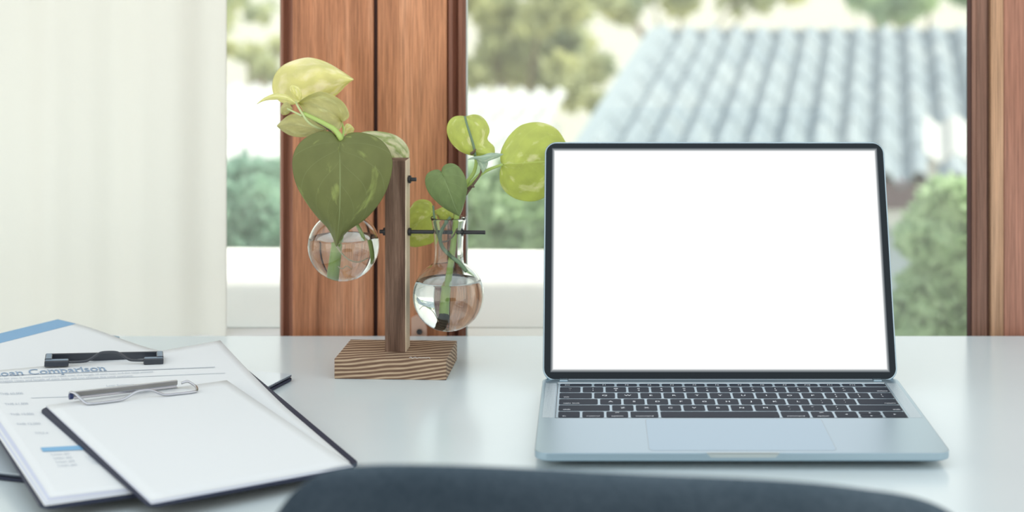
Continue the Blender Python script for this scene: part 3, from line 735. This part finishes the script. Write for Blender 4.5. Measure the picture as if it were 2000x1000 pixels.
EC = [K-uy*.20+Vector((0, 0, TZ+.0250)), K-uy*.20+ux*.175+Vector((0, 0, TZ+.0115)), K+ux*.175+Vector((0, 0, TZ+.0115)), K+Vector((0, 0, TZ+.0264))]
eh = lambda u, v: Vector((0, 0, .0012*math.sin(u*7)*v))
rep = thing('printed_report', EC[0], 'printed report with a wide blue header band at the upper left of the pile', 'document')
for i_ in range(3):
    sheet(rep, 'page', M['paper'], [c_+Vector((0, 0, -.0006*i_)) for c_ in EC], eh)
bm = bmesh.new(); n_ = 20   # blue band on the page, just above its surface
def ept(u, v, dz): 
    BL, BR, TR, TL = EC; p = (BL*(1-u)+BR*u)*(1-v)+(TL*(1-u)+TR*u)*v
    return p+eh(u, v)+Vector((0, 0, dz))
q = [[bm.verts.new(ept(.006+.148*j/6, i/24*.99+.004, .0003)) for j in range(7)] for i in range(25)]
for a, b in zip(q, q[1:]):
    for j in range(6): bm.faces.new((a[j], a[j+1], b[j+1], b[j]))
finish('blue_header_band', bm, mat('woven blue print', (.24, .42, .62), .7, spec=.2), rep, smooth=True)
# F
cF = tab(236, 660, .0160); yF = yE
oF = cF-Vector((math.cos(yF), math.sin(yF), 0))*.06+Vector((math.sin(yF), -math.cos(yF), 0))*.12
FF = frame_of((oF.x, oF.y, .0160), yF, 0, 0)
ff = thing('thin_folder', oF, 'thin teal blue folder whose corner peeks out behind the black clip', 'folder')
board(FF, .06, .12, .0012, mat('teal blue card', (.10, .24, .34), .5), .003, ff, 'cover', rim=.0003)

# B: middle clipboard
WB, LB = .225, .3122
cbB = thing('clipboard', FB @ Vector((.11, .15, 0)), 'larger dark clipboard with a black metal clip holding the loan comparison pages', 'clipboard')
board(FB, WB, LB, .0028, M['board'], .008, cbB, 'board')
# C: top clipboard, lies on B's pages
aC = .1028
FC = FB @ Matrix.Translation((.0604, -.0368, .0058)) @ Matrix.Rotation(aC, 4, 'Z')
WC, LC = .1535, .2261
cbC = thing('clipboard', FC @ Vector((.07, .1, 0)), 'smaller dark clipboard on top with a silver wire clip and blank paper', 'clipboard')
board(FC, WC, LC, .0028, M['board'], .007, cbC, 'board')

# pages of B
upB = (FB.to_3x3() @ Vector((0, 0, 1)))
def pB(px, py, z): return FB @ on_plane(FB, px, py, z)
tl = FB @ Vector((.003, LB-.006, 0)); 
TRs = at(430, 665, 1.437)
for i_ in range(6):
    z = .0031+.0004*i_; k_ = i_-5   # 5 = top page
    BL = pB(98+k_*2.2, 972-k_*3.2, z); BR = pB(683+(.6*k_), 903-k_*.4, z)
    TL = FB @ Vector((.004+.0012*k_, LB-.004, z)); TR_flat = FB @ Vector((WB-.008+.0006*k_, LB-.004, z))
    if i_ == 5:
        lift = TRs-TR_flat
        hf = lambda u, v, lift=lift: (lift*(max(0, (u+v-1.42)/.58)**1.35)) + upB*(.0016*math.sin(math.pi*min(1, v*1.2))*(1-u)**2)
        nm, lb = 'loan_comparison_page', 'top printed page headed Loan Comparison under the black clip, right corner curling up'
    else:
        hf = lambda u, v, i_=i_, lift=lift if i_ > 5 else Vector((0, 0, 0)): upB*((.0016*(i_+1)/6)*math.sin(math.pi*min(1, v*1.2))*(1-u)**2)
        nm = 'paper_sheet'; lb = ['lowest', 'second lowest', 'third', 'fourth', 'fifth'][i_]+' page counting up from the board in the stack under the black clip'
    o = sheet(None, nm, M['paper'] if i_ in (5, 2, 0) else M['paper2'], [BL, BR, TR_flat, TL], hf, n=30)
    tag(o, lb, 'paper', 'pages under the black clip' if i_ < 5 else None)
    if i_ == 5: page = o; PC = ([BL, BR, TR_flat, TL], hf)
# printing on the top page
def page_pt(px, py, lift=.0006):
    """drop a pixel position onto the curved page (fixed-point search over the page height)"""
    cs, hf_ = PC; z = .0052
    Finv = FB.inverted()
    for _ in range(12):
        q = on_plane(FB, px, py, z); w_ = FB @ q
        BL, BR, TR_, TL = cs
        # bilinear inverse by Newton
        u, v = .5, .5
        for _k in range(8):
            p = (BL*(1-u)+BR*u)*(1-v)+(TL*(1-u)+TR_*u)*v
            du = (BR-BL)*(1-v)+(TR_-TL)*v; dv = (TL-BL)*(1-u)+(TR_-BR)*u
            a, b, c_, d = du.x, dv.x, du.y, dv.y; ex, ey = w_.x-p.x, w_.y-p.y; de = a*d-b*c_
            u += (ex*d-ey*b)/de; v += (-ex*c_+ey*a)/de
        u_, v_ = min(1, max(0, u)), min(1, max(0, v))
        z = .0051+hf_(u_, v_).dot(upB)
    return FB @ on_plane(FB, px, py, z+lift)
def page_text(bm, s, p0, p1, up, size=1.0, bold=0.0):
    """text whose baseline runs p0->p1 (pixels) and whose cap height runs along up (pixels)"""
    me = text_mesh(s, 1.0, bold, 'LEFT', 'BOTTOM_BASELINE'); co = [v.co.copy() for v in me.vertices]; mx = max(c_.x for c_ in co)
    b2 = bmesh.new(); b2.from_mesh(me); bpy.data.meshes.remove(me); vm = {}
    O = page_pt(*p0); A = page_pt(*p1)-O; Bv = page_pt(p0[0]+up[0], p0[1]+up[1])-O
    for v in b2.verts: vm[v] = bm.verts.new(O+A*(v.co.x/mx)+Bv*(v.co.y/.7))
    for f_ in b2.faces:
        try: bm.faces.new([vm[v] for v in f_.verts])
        except ValueError: pass
    b2.free()
def title_serif(bm, s, p0, p1, up, bold):
    """title letters with slab feet on the stems"""
    widths = []; 
    full = text_mesh(s, 1.0, bold, 'LEFT', 'BOTTOM_BASELINE'); mx = max(v.co.x for v in full.vertices); bpy.data.meshes.remove(full)
    O = page_pt(*p0); A = page_pt(*p1)-O; Bv = page_pt(p0[0]+up[0], p0[1]+up[1])-O
    for i_, ch_ in enumerate(s):
        if ch_ not in 'Lnmripa': continue
        a = text_mesh(s[:i_+1], 1.0, bold, 'LEFT', 'BOTTOM_BASELINE'); xe = max(v.co.x for v in a.vertices); bpy.data.meshes.remove(a)
        g1 = text_mesh(ch_, 1.0, bold, 'LEFT', 'BOTTOM_BASELINE'); gx = [v.co.x for v in g1.vertices]; gw = max(gx)-min(gx); bpy.data.meshes.remove(g1)
        x0, x1 = xe-gw, xe
        feet = {'L': [x0+.05], 'n': [x0+.05, x1-.05], 'm': [x0+.05, (x0+x1)/2, x1-.05], 'r': [x0+.05], 'i': [(x0+x1)/2], 'p': [], 'a': [x1-.03]}[ch_]
        bars = [(f_-.11, f_+.11, -.01, .045) for f_ in feet]
        if ch_ in 'nmrip': bars.append((x0-.07, x0+.04, .47, .52))
        if ch_ == 'L': bars.append((x0-.06, x0+.16, .66, .71))
        if ch_ == 'p': bars.append((x0-.06, x0+.16, -.22, -.17))
        for (a0, a1, b0, b1) in bars:
            bm.faces.new([bm.verts.new(O+A*(x/mx)+Bv*(y/.7)) for x, y in ((a0, b0), (a1, b0), (a1, b1), (a0, b1))])
def page_line(bm, p0, p1, wpx=1.2, n=14):
    a = [(p0[0]+(p1[0]-p0[0])*i/n, p0[1]+(p1[1]-p0[1])*i/n) for i in range(n+1)]
    lo = [bm.verts.new(page_pt(x, y+wpx/2)) for x, y in a]; hi = [bm.verts.new(page_pt(x, y-wpx/2)) for x, y in a]
    for i in range(n): bm.faces.new((lo[i], lo[i+1], hi[i+1], hi[i]))
bm = bmesh.new(); page_text(bm, 'Loan Comparison', (-14, 735.5), (207, 723.5), (-3, -10.5), bold=.006); title_serif(bm, 'Loan Comparison', (-14, 735.5), (207, 723.5), (-3, -10.5), .006)
# serifs of the title are drawn as small feet
finish('title', bm, M['ink_b'], page, recalc=False)
bm = bmesh.new(); page_line(bm, (-40, 735), (420, 716.5), 1.1); page_line(bm, (-40, 749), (440, 728), .7); page_line(bm, (60, 777), (150, 774), .7); finish('ruled_lines', bm, M['ink_f'], page, recalc=False)
bm = bmesh.new()
page_text(bm, 'right for you. It compares monthly rates over the length of each loan and the total amount', (-10, 741.5), (300, 727), (-1, -3.6))
page_text(bm, 'Mortgage rates and length of each loan will not change the total payment', (-10, 746.5), (260, 735), (-1, -3.6))
finish('paragraph', bm, M['ink_f'], page, recalc=False); bm = bmesh.new()
page_text(bm, 'Loan Summary', (208, 755), (262, 752), (-1, -3.6))
finish('subheading', bm, M['ink_f'], page, recalc=False); bm = bmesh.new()
for s, x, y, w_ in (('THB 60,000', 0, 771, 46), ('THB 61,000', 10, 791, 46), ('THB 10,000', 21, 811, 46), ('THB 12,000', 33, 830, 47), ('TITLE #', 69, 848, 26)):
    page_text(bm, s, (x, y), (x+w_, y-1.2), (-2, -4)); finish('amount', bm, M['ink_f'], page, recalc=False); bm = bmesh.new()
for i_, s in enumerate(('Loan #1', 'Loan #2', 'Loan #3', 'Loan #4')):
    page_text(bm, s, (100+i_*4.5, 889+i_*7.2), (136+i_*5, 887.5+i_*7.2), (-2, -4.2))
finish('loan_list', bm, M['ink_f'], page, recalc=False); bm = bmesh.new()
for i_ in range(4): page_text(bm, '1,200', (167+i_*4, 893+i_*4.5), (184+i_*4, 892.5+i_*4.5), (-2, -3.5))
finish('figures_column', bm, M['ink_f'], page, recalc=False)
bm = bmesh.new(); n_ = 8; a = [(80+(170-80)*i/n_, 0) for i in range(n_+1)]
lo = [bm.verts.new(page_pt(84+(88)*i/n_, 882-4*i/n_)) for i in range(n_+1)]; hi = [bm.verts.new(page_pt(79+(85)*i/n_, 874-4.5*i/n_)) for i in range(n_+1)]
for i in range(n_): bm.faces.new((lo[i], lo[i+1], hi[i+1], hi[i]))
finish('blue_bar', bm, M['band'], page, recalc=False)

# black clip of B
clip_z = .0062
def clip_frame(M4, pL, pR, z):
    a = M4 @ on_plane(M4, *pL, z); b = M4 @ on_plane(M4, *pR, z); up = M4.to_3x3() @ Vector((0, 0, 1))
    x = (b-a).normalized(); y = up.cross(x).normalized(); up = x.cross(y)
    R_ = Matrix((x, y, up)).transposed().to_4x4(); return Matrix.Translation(a) @ R_, (b-a).length
CB, LCB = clip_frame(FB, (101, 716), (312, 711), .0062)
ck = finish('clip', (lambda bm: (box(bm, -.002, LCB-.001, .0165, .0182, -.0008, .0062, CB, bev=.0005), bm)[1])(bmesh.new()), M['blackp'], cbB)
bm = bmesh.new(); wire = [(.010, .0026), (.028, .0030), (.034, .0042), (.042, .0085), (.047, .0098), (.057, .0098), (.062, .0085), (.070, .0042), (.076, .0030), (.092, .0026)]
wire = [((x*LCB/.1), z) for x, z in wire]
P = cat_rom([CB @ Vector((x, .0015+z*.35, z)) for x, z in wire], 50)
tube(bm, P, .0011, 10); finish('wire_lever', bm, M['blackp'], ck, smooth=True)
for x0, x1 in ((-.006, .0135), (LCB-.0135, LCB+.003)):
    bm = bmesh.new(); box(bm, x0, x1, -.0015, .0040, 0, .0052, CB, bev=.0008)
    e0, e1 = (x0, x0+.006) if x0 < 0 else (x1-.006, x1)
    box(bm, e0, e1, .0025, .0190, .0010, .0060, CB, bev=.0008)
    sl = finish('end_cap', bm, M['blackp'], ck)
    bm = bmesh.new(); box(bm, x0+.0008, x1-.0008, -.0008, .0036, .0052, .00535, CB); box(bm, e0+.0008, e1-.0008, .0030, .0182, .0060, .00618, CB)
    finish('top_face', bm, M['rubber'], sl)

# paper of C
up = FC.to_3x3() @ Vector((0, 0, 1))
for i_ in range(4):
    z = .0029+.00035*i_; k_ = i_-3
    cs = [FC @ Vector((.0022+.0003*k_, .0030+.0010*k_, z)), FC @ Vector((WC-.0030-.0003*k_, .0030+.0006*k_, z)), FC @ Vector((WC+.0008, LC+.0006, z)), FC @ Vector((.0050, LC-.0008, z))]
    o = sheet(None, 'blank_paper_sheet' , M['paper'] if i_ in (3, 1) else M['paper2'], cs, lambda u, v, i_=i_: up*(.0004*(i_+1)*math.sin(math.pi*v)*.5*math.sin(math.pi*u)), n=16)
    tag(o, ['lowest blank sheet against the board of the silver clipped clipboard', 'second blank sheet from the bottom on the silver clipped clipboard', 'blank sheet just under the top one on the silver clipped clipboard', 'top blank white sheet held by the silver wire clip'][i_], 'paper', 'blank sheets under the silver clip')
# silver clip
CC, LCC = clip_frame(FC, (170, 793), (385, 768), .0042)
bm = bmesh.new(); r = .0011
LCW = LCC
w3 = [(-.0080, .0205, .0052), (-.0075, .0185, .0064), (-.0055, .0140, .0062), (-.0030, .0075, .0038), (.0000, .0018, .0016), (.0045, .0002, .0013), (.016, .0000, .0013), (.0265, .0004, .0016), (.032, .0014, .0030), (.038, .0028, .0054), (.044, .0034, .0062), (.051, .0030, .0056), (.057, .0014, .0030), (.062, .0004, .0015), (.072, .0000, .0013), (LCW-.005, .0000, .0013), (LCW+.000, .0014, .0016), (LCW+.001, .0060, .0034), (LCW-.0008, .0120, .0048), (LCW-.0030, .0160, .0054), (LCW-.0075, .0175, .0040)]
P = cat_rom([CC @ Vector(p) for p in w3], 110); tube(bm, P, .00105, 12)
sc_ = finish('wire_clip', bm, M['chrome'], cbC, smooth=True)
bm = bmesh.new(); box(bm, -.005, LCW-.010, .0190, .0196, .0026, .0056, CC, bev=.0001)
finish('clamp_bar', bm, M['steel'], sc_)
bm = bmesh.new(); box(bm, -.005, LCW-.010, .0188, .0212, .0056, .0062, CC, bev=.0002); box(bm, -.005, LCW-.010, .0185, .0215, .0004, .0009, CC, bev=.0001); box(bm, -.005, LCW-.010, .0205, .0212, .0004, .0060, CC, bev=.0001); finish('bright_edge', bm, M['chrome'], sc_)
bm = bmesh.new(); tube(bm, [CC @ Vector((-.0085, .0200, .0028)), CC @ Vector((-.0058, .0200, .0028))], .0026, 14); finish('end_cap', bm, mat('navy plastic', (.02, .035, .12), .4), sc_)

# ================================================================== CHAIR
ch = thing('office_chair', (.0, .72, 0), 'dark charcoal fabric chair pushed up to the near side of the desk', 'chair')
DC = .80
topc = [(480, 1090), (520, 1035), (548, 998), (590, 962), (640, 938), (700, 925), (780, 917), (880, 912.5), (980, 911.5), (1100, 914), (1250, 921), (1400, 930), (1520, 941), (1620, 955), (1710, 973), (1790, 992), (1850, 1016), (1900, 1050), (1940, 1100)]
P = cat_rom([at(a, b, DC) for a, b in topc], 60)
bm = bmesh.new(); zb = TZ-.22
rows_ = []
xa, xb = P[0].x, P[-1].x
def cv(x): t_ = (x-(xa+xb)/2)/((xb-xa)/2); return .035*t_*t_        # wraps towards the sitter
NZ = 12
for side, dy in ((0, -.016), (1, .016)):
    g_ = []
    for i, p in enumerate(P):
        col_ = []
        for k_ in range(NZ+1):
            f_ = k_/NZ; z = p.z*(1-f_)+zb*f_; x = p.x+(p.x-(xa+xb)/2)*(.04*math.sin(math.pi*f_))
            e_ = min(1, f_*NZ/1.0); th = 1 if k_ > 0 else .35
            col_.append(bm.verts.new((x, DC+cv(p.x)+dy*th+f_*.0, z)))
        g_.append(col_)
    rows_.append(g_)
for g_ in rows_:
    for a, b in zip(g_, g_[1:]):
        for k_ in range(NZ): bm.faces.new((a[k_], a[k_+1], b[k_+1], b[k_]))
A_, B_ = rows_
for i in range(len(P)-1):
    bm.faces.new((A_[i][0], A_[i+1][0], B_[i+1][0], B_[i][0])); bm.faces.new((A_[i][NZ], A_[i+1][NZ], B_[i+1][NZ], B_[i][NZ]))
for k_ in range(NZ):
    bm.faces.new((A_[0][k_], A_[0][k_+1], B_[0][k_+1], B_[0][k_])); bm.faces.new((A_[-1][k_], A_[-1][k_+1], B_[-1][k_+1], B_[-1][k_]))
o = finish('backrest', bm, M['fabric'], ch, smooth=True); o.modifiers.new('sub', 'SUBSURF').render_levels = 2
bm = bmesh.new(); box(bm, -.21, .23, .80, 1.20, .42, .48, bev=.02, seg=4); finish('seat', bm, M['fabric'], ch, smooth=True)
for lx in (-.17, .19):
    for ly in (.84, 1.15):
        bm = bmesh.new(); tube(bm, [(lx*1.15, ly+(ly-1)*.15, 0), (lx, ly, .43)], .014, 14); finish('leg', bm, M['black'], ch)
bm = bmesh.new(); 
for lx in (-.12, .14): tube(bm, [(lx, .86, .45), (lx, .825, .56)], .012, 12)
finish('back_support', bm, M['black'], ch)

# ================================================================== OUTSIDE
GZ = -3.2
bm = bmesh.new(); box(bm, -120, 120, 1.9, 300, GZ-.2, GZ); o = struct('ground', bm, mat('pale sunlit concrete', (.40, .39, .33), .9), origin=(0, 20, GZ))
# white parapet just outside
bm = bmesh.new(); x0p, x1p = -2.6, (1400-PX)*2.2/FP; zp = TZ-.0214
p0, p1 = at(-900, 452, 2.22), at(1400, 500, 2.15)
prism(bm, [Vector((p0.x, 1.705, GZ)), Vector((p1.x, 1.705, GZ)), Vector((p1.x, p1.y, GZ)), Vector((p0.x, p0.y, GZ))], Vector((0, 0, zp-GZ)))
M['parapet'] = mat('white painted parapet', (.80, .80, .79), .8)
o = finish('parapet_wall', bm, M['parapet'], origin=(p1.x, 2.0, GZ)); tag(o, 'low white wall just outside the window behind the flasks', 'wall')
# corrugated roofs
def corr_roof(parent, m, O, ex, ed, wlen, dlen, pitch, amp, courses, name='roof_sheets', step=.012):
    """O: ridge-left corner; ex along the ridge; ed down the slope"""
    nrm = ex.cross(ed).normalized()
    if nrm.z < 0: nrm = -nrm
    nx = int(wlen/pitch*8); bm = bmesh.new(); prev = None
    for c_ in range(courses):
        for e_ in (0, 1):
            d = dlen*(c_+e_)/courses; lift = step*(1-e_)*-1+step
            r_ = []
            for i in range(nx+1):
                s_ = wlen*i/nx; h = amp*math.cos(2*math.pi*s_/pitch)
                r_.append(bm.verts.new(O+ex*s_+ed*d+nrm*(h+lift+.03)))
            if prev:
                for i in range(nx): bm.faces.new((prev[i], prev[i+1], r_[i+1], r_[i]))
            prev = r_
    o = finish(name, bm, m, parent, smooth=False); solid(o, .01, -1); return o
rm = mat('weathered blue grey roofing', rough=.7, spec=.25); g = G(rm)
n = g.n('TexNoise', i_Scale=2.0, i_Detail=6.0, i_Roughness=.65); g.l(g.coords((1, 1, 1)), n.inputs['Vector'])
g.l(g.ramp(n.outputs[0], [(.3, (.20, .25, .295)), (.55, (.27, .32, .355)), (.75, (.37, .405, .425))]), g.b.inputs['Base Color'])
hs = thing('neighbour_house', (2.2, 13, GZ), 'neighbouring house with a blue grey corrugated roof seen above the laptop', 'house')
yw, pt = .185, .180
ex = Vector((math.cos(yw), -math.sin(yw), 0)); rib = Vector((math.sin(yw)*math.cos(pt), math.cos(yw)*math.cos(pt), math.sin(pt))); ed = -rib
O = at(1300, 56, 15.0)
ex = (ex+Vector((0, 0, .009))).normalized()
corr_roof(hs, rm, O-Vector((0, 0, .06)), ex, ed, 6.5, 4.4, .226, .058, 7)
bm = bmesh.new(); nr = ex.cross(ed).normalized(); nr = nr if nr.z > 0 else -nr
tube(bm, [O-nr*.06-ex*.05, O+ex*6.5-nr*.06], .05, 10)
finish('ridge_cap', bm, mat('pale ridge tile', (.3, .35, .39), .8), hs, smooth=True)
bm = bmesh.new(); prism(bm, [O-ex*.16+nr*.0, O-ex*.0+nr*.05, O-ex*.0-nr*.15, O-ex*.16-nr*.15], ed*4.4); finish('verge_board', bm, mat('pale verge', (.34, .4, .43), .8), hs)
Ev = O+ed*4.4
bm = bmesh.new(); prism(bm, [Ev-nr*.04, Ev-nr*.22, Ev-nr*.22+rib*.08, Ev-nr*.04+rib*.08], ex*3.0); finish('eave_beam', bm, mat('dark eave', (.13, .09, .11), .8), hs)
bm = bmesh.new(); prism(bm, [Ev-nr*.22+rib*.05, Ev-nr*.36+rib*.05, Ev-nr*.36+rib*.12, Ev-nr*.22+rib*.12], ex*3.0); finish('fascia', bm, mat('white fascia', (.6, .63, .63), .8), hs)
wq = Ev-nr*.2+rib*.25
bm = bmesh.new(); prism(bm, [wq, wq+ex*6, wq+ex*6+Vector((sum([0]), 3.6, 0)), wq+Vector((0, 3.6, 0))], Vector((0, 0, GZ-wq.z))); finish('house_wall', bm, mat('pale blue house wall', (.42, .5, .56), .8), hs)
wm = mat('white painted roofing', (.46, .47, .46), .7)
h2 = thing('white_roofed_shed', (-1.2, 13, GZ), 'shed with a white corrugated roof beyond the flasks, left of the blue grey roof', 'shed')
O2 = at(180, 172, 13.5); ex2 = (at(1105, 187, 13.0)-O2); w2 = ex2.length; ex2.normalize(); ed2 = Vector((-ex2.y*-1, -1, 0)); ed2 = Vector((ex2.y, -ex2.x, 0)); ed2 = (ed2+Vector((0, 0, -.16))).normalized()
corr_roof(h2, wm, O2, ex2, ed2, w2, 3.2, .16, .03, 4)
q_ = O2+ed2*.3; bm = bmesh.new(); prism(bm, [q_, q_+ex2*w2, q_+ex2*w2+ed2*2.6, q_+ed2*2.6], Vector((0, 0, GZ-q_.z))); 
for v in bm.verts:
    if v.co.z > GZ+.05: v.co.z -= .12
finish('shed_wall', bm, mat('white shed wall', (.5, .52, .5), .8), h2)
h3 = thing('white_awning', (2.4, 9, GZ), 'small white scalloped awning at the right edge before the blue grey roof', 'awning')
O3 = at(1803, 246, 9.4); ex3 = Vector((1, -.1, 0)).normalized(); ed3 = Vector((-.21, -1, -.30)).normalized()
corr_roof(h3, wm, O3, ex3, ed3, 1.4, .58, .18, .03, 1)
for s_ in (.05, 1.3):
    bm = bmesh.new(); q_ = O3+ex3*s_+ed3*.5; tube(bm, [q_, Vector((q_.x, q_.y, GZ))], .03, 8); finish('awning_post', bm, wm, h3)
# foliage
def leafmass(name, parent, m, blobs, per, size, seed_):
    r_ = np.random.default_rng(seed_); V = []; F = []
    for (c_, R_, cnt) in blobs:
        cnt = int(cnt*per)
        d = r_.normal(size=(cnt, 3)); d /= np.linalg.norm(d, axis=1)[:, None]; rad = R_*(r_.random(cnt)**.45)[:, None]
        p = np.array(c_)+d*rad*np.array([1, 1, .85])
        a = r_.normal(size=(cnt, 3)); a /= np.linalg.norm(a, axis=1)[:, None]
        b = np.cross(a, r_.normal(size=(cnt, 3))); b /= np.linalg.norm(b, axis=1)[:, None]
        s_ = size*(.6+.8*r_.random(cnt))[:, None]
        q = np.stack([p-a*s_, p+b*s_*.45, p+a*s_, p-b*s_*.45], 1).reshape(-1, 3)
        n0 = sum(len(v) for v in V); V.append(q)
        idx = n0+np.arange(cnt*4).reshape(-1, 4); F.append(idx)
    V = np.concatenate(V); F = np.concatenate(F); off = np.array(wpos(parent)); V = V-off
    me = bpy.data.meshes.new(name); me.from_pydata(V.tolist(), [], F.tolist()); me.materials.append(m)
    o = bpy.data.objects.new(name, me); COL.objects.link(o); o.parent = parent; return o
def fol(name, c, trans=.45):
    m, tr = translucent(name, c, trans, .6, tcol=tuple(min(1, x*1.3) for x in c)); g = G(m)
    n = g.n('TexNoise', i_Scale=1.3, i_Detail=2.0); g.l(g.coords(), n.inputs['Vector'])
    col = g.mix(1.0, c, g.ramp(n.outputs[0], [(.3, (.6, .7, .75)), (.7, (1.3, 1.25, 1.0))]), 'MULTIPLY')
    g.l(col, g.b.inputs['Base Color']); g.l(col, tr.inputs[0]); return m
M['f_yel'] = fol('yellow green foliage', (.54, .56, .35)); M['f_teal'] = fol('blue green foliage', (.34, .52, .46)); M['f_mid'] = fol('soft green foliage', (.47, .61, .44)); M['f_dk'] = fol('deep green foliage', (.20, .33, .25))
def tree(label, base, blobs, m, per=1.0, size=.12, seed_=1, name='tree', trunk=True, group='trees and bushes outside'):
    t = thing(name, base, label, 'tree' if name == 'tree' else 'bush', group)
    leafmass('foliage', t, m, blobs, per, size, seed_)
    if trunk:
        bm = bmesh.new(); top = max(blobs, key=lambda b: b[2])[0]
        b0 = Vector(base); tp = Vector(top)
        tube(bm, cat_rom([b0, b0.lerp(tp, .4)+Vector((.15, 0, 0)), tp], 10), [.16-.011*i for i in range(11)], 8)
        for (c_, R_, n__) in blobs[:5]: tube(bm, [b0.lerp(tp, .5)+Vector((.1, 0, 0)), Vector(c_)], [.05, .015], 6)
        finish('trunk', bm, M['stem_b'], t)
    return t
def blob(px, py, D, rpx, cnt): return (tuple(at(px, py, D)), rpx*D/FP, cnt)
def scatter(px0, px1, py0, py1, D, rpx, cnt, n_, seed_):
    q = random.Random(seed_); return [blob(q.uniform(px0, px1), q.uniform(py0, py1), D+q.uniform(-1, 1), rpx*q.uniform(.6, 1.4), cnt) for _ in range(n_)]
def based(px, D): return (at(px, 0, D).x, D, GZ)
tree('tree with thin yellow green leaves left of the blue grey roof', based(1010, 20), scatter(915, 1140, 20, 170, 20, 34, 130, 26, 3)+scatter(1080, 1185, 120, 225, 19, 26, 130, 9, 4)+scatter(900, 1200, -60, 30, 20, 36, 110, 14, 5), M['f_yel'], 1.0, .11, 11)
tree('sparse pale tree far behind the ridge, above the laptop middle', based(1400, 34), scatter(1200, 1560, -60, 14, 34, 30, 70, 20, 6)+scatter(1190, 1260, 0, 40, 34, 24, 90, 4, 7), M['f_yel'], 1.0, .2, 12)
tree('greener tree behind the ridge at the upper right', based(1770, 26), scatter(1670, 1910, -60, 26, 26, 30, 75, 20, 8)+scatter(1740, 1800, 0, 34, 26, 26, 110, 4, 9), M['f_mid'], 1.0, .14, 13)
tree('tree seen in the narrow gap left of the wooden stiles', based(480, 15), scatter(445, 545, 85, 155, 15, 20, 50, 8, 10)+scatter(430, 560, -40, 60, 15, 24, 25, 7, 12), M['f_yel'], 1.0, .08, 14)
tree('blue green bush in the narrow gap above the white wall', based(500, 4.6), [blob(500, 400, 4.6, 60, 1500), blob(440, 430, 4.6, 70, 1300), blob(550, 430, 4.6, 70, 1300), blob(500, 480, 4.6, 80, 1200), blob(480, 345, 4.7, 40, 500), blob(530, 350, 4.7, 40, 500), blob(400, 520, 4.6, 90, 1000), blob(600, 520, 4.6, 90, 1000)], M['f_teal'], .55, .035, 15, 'bush')
tree('soft green bush right of the neck of the right flask', based(980, 5.2), [blob(960, 400, 5.2, 80, 1900), blob(1040, 430, 5.2, 80, 1900), blob(930, 480, 5.2, 80, 1500), blob(1010, 330, 5.2, 40, 500), blob(1100, 420, 5.2, 90, 1400), blob(1050, 520, 5.2, 110, 1500), blob(900, 340, 5.2, 40, 300)], M['f_mid'], .55, .035, 16, 'bush')
tree('tall leafy bush between the laptop and the right window jamb', based(1850, 4.2), [blob(1860, 400, 4.2, 60, 1300), blob(1830, 460, 4.2, 75, 1800), blob(1880, 520, 4.2, 80, 1800), blob(1820, 580, 4.2, 70, 1500), blob(1880, 640, 4.2, 80, 1700), blob(1800, 660, 4.2, 80, 1500), blob(1960, 450, 4.2, 90, 1000), blob(1850, 750, 4.2, 120, 2000), blob(1760, 620, 4.2, 40, 300)], M['f_mid'], .45, .035, 17, 'bush')
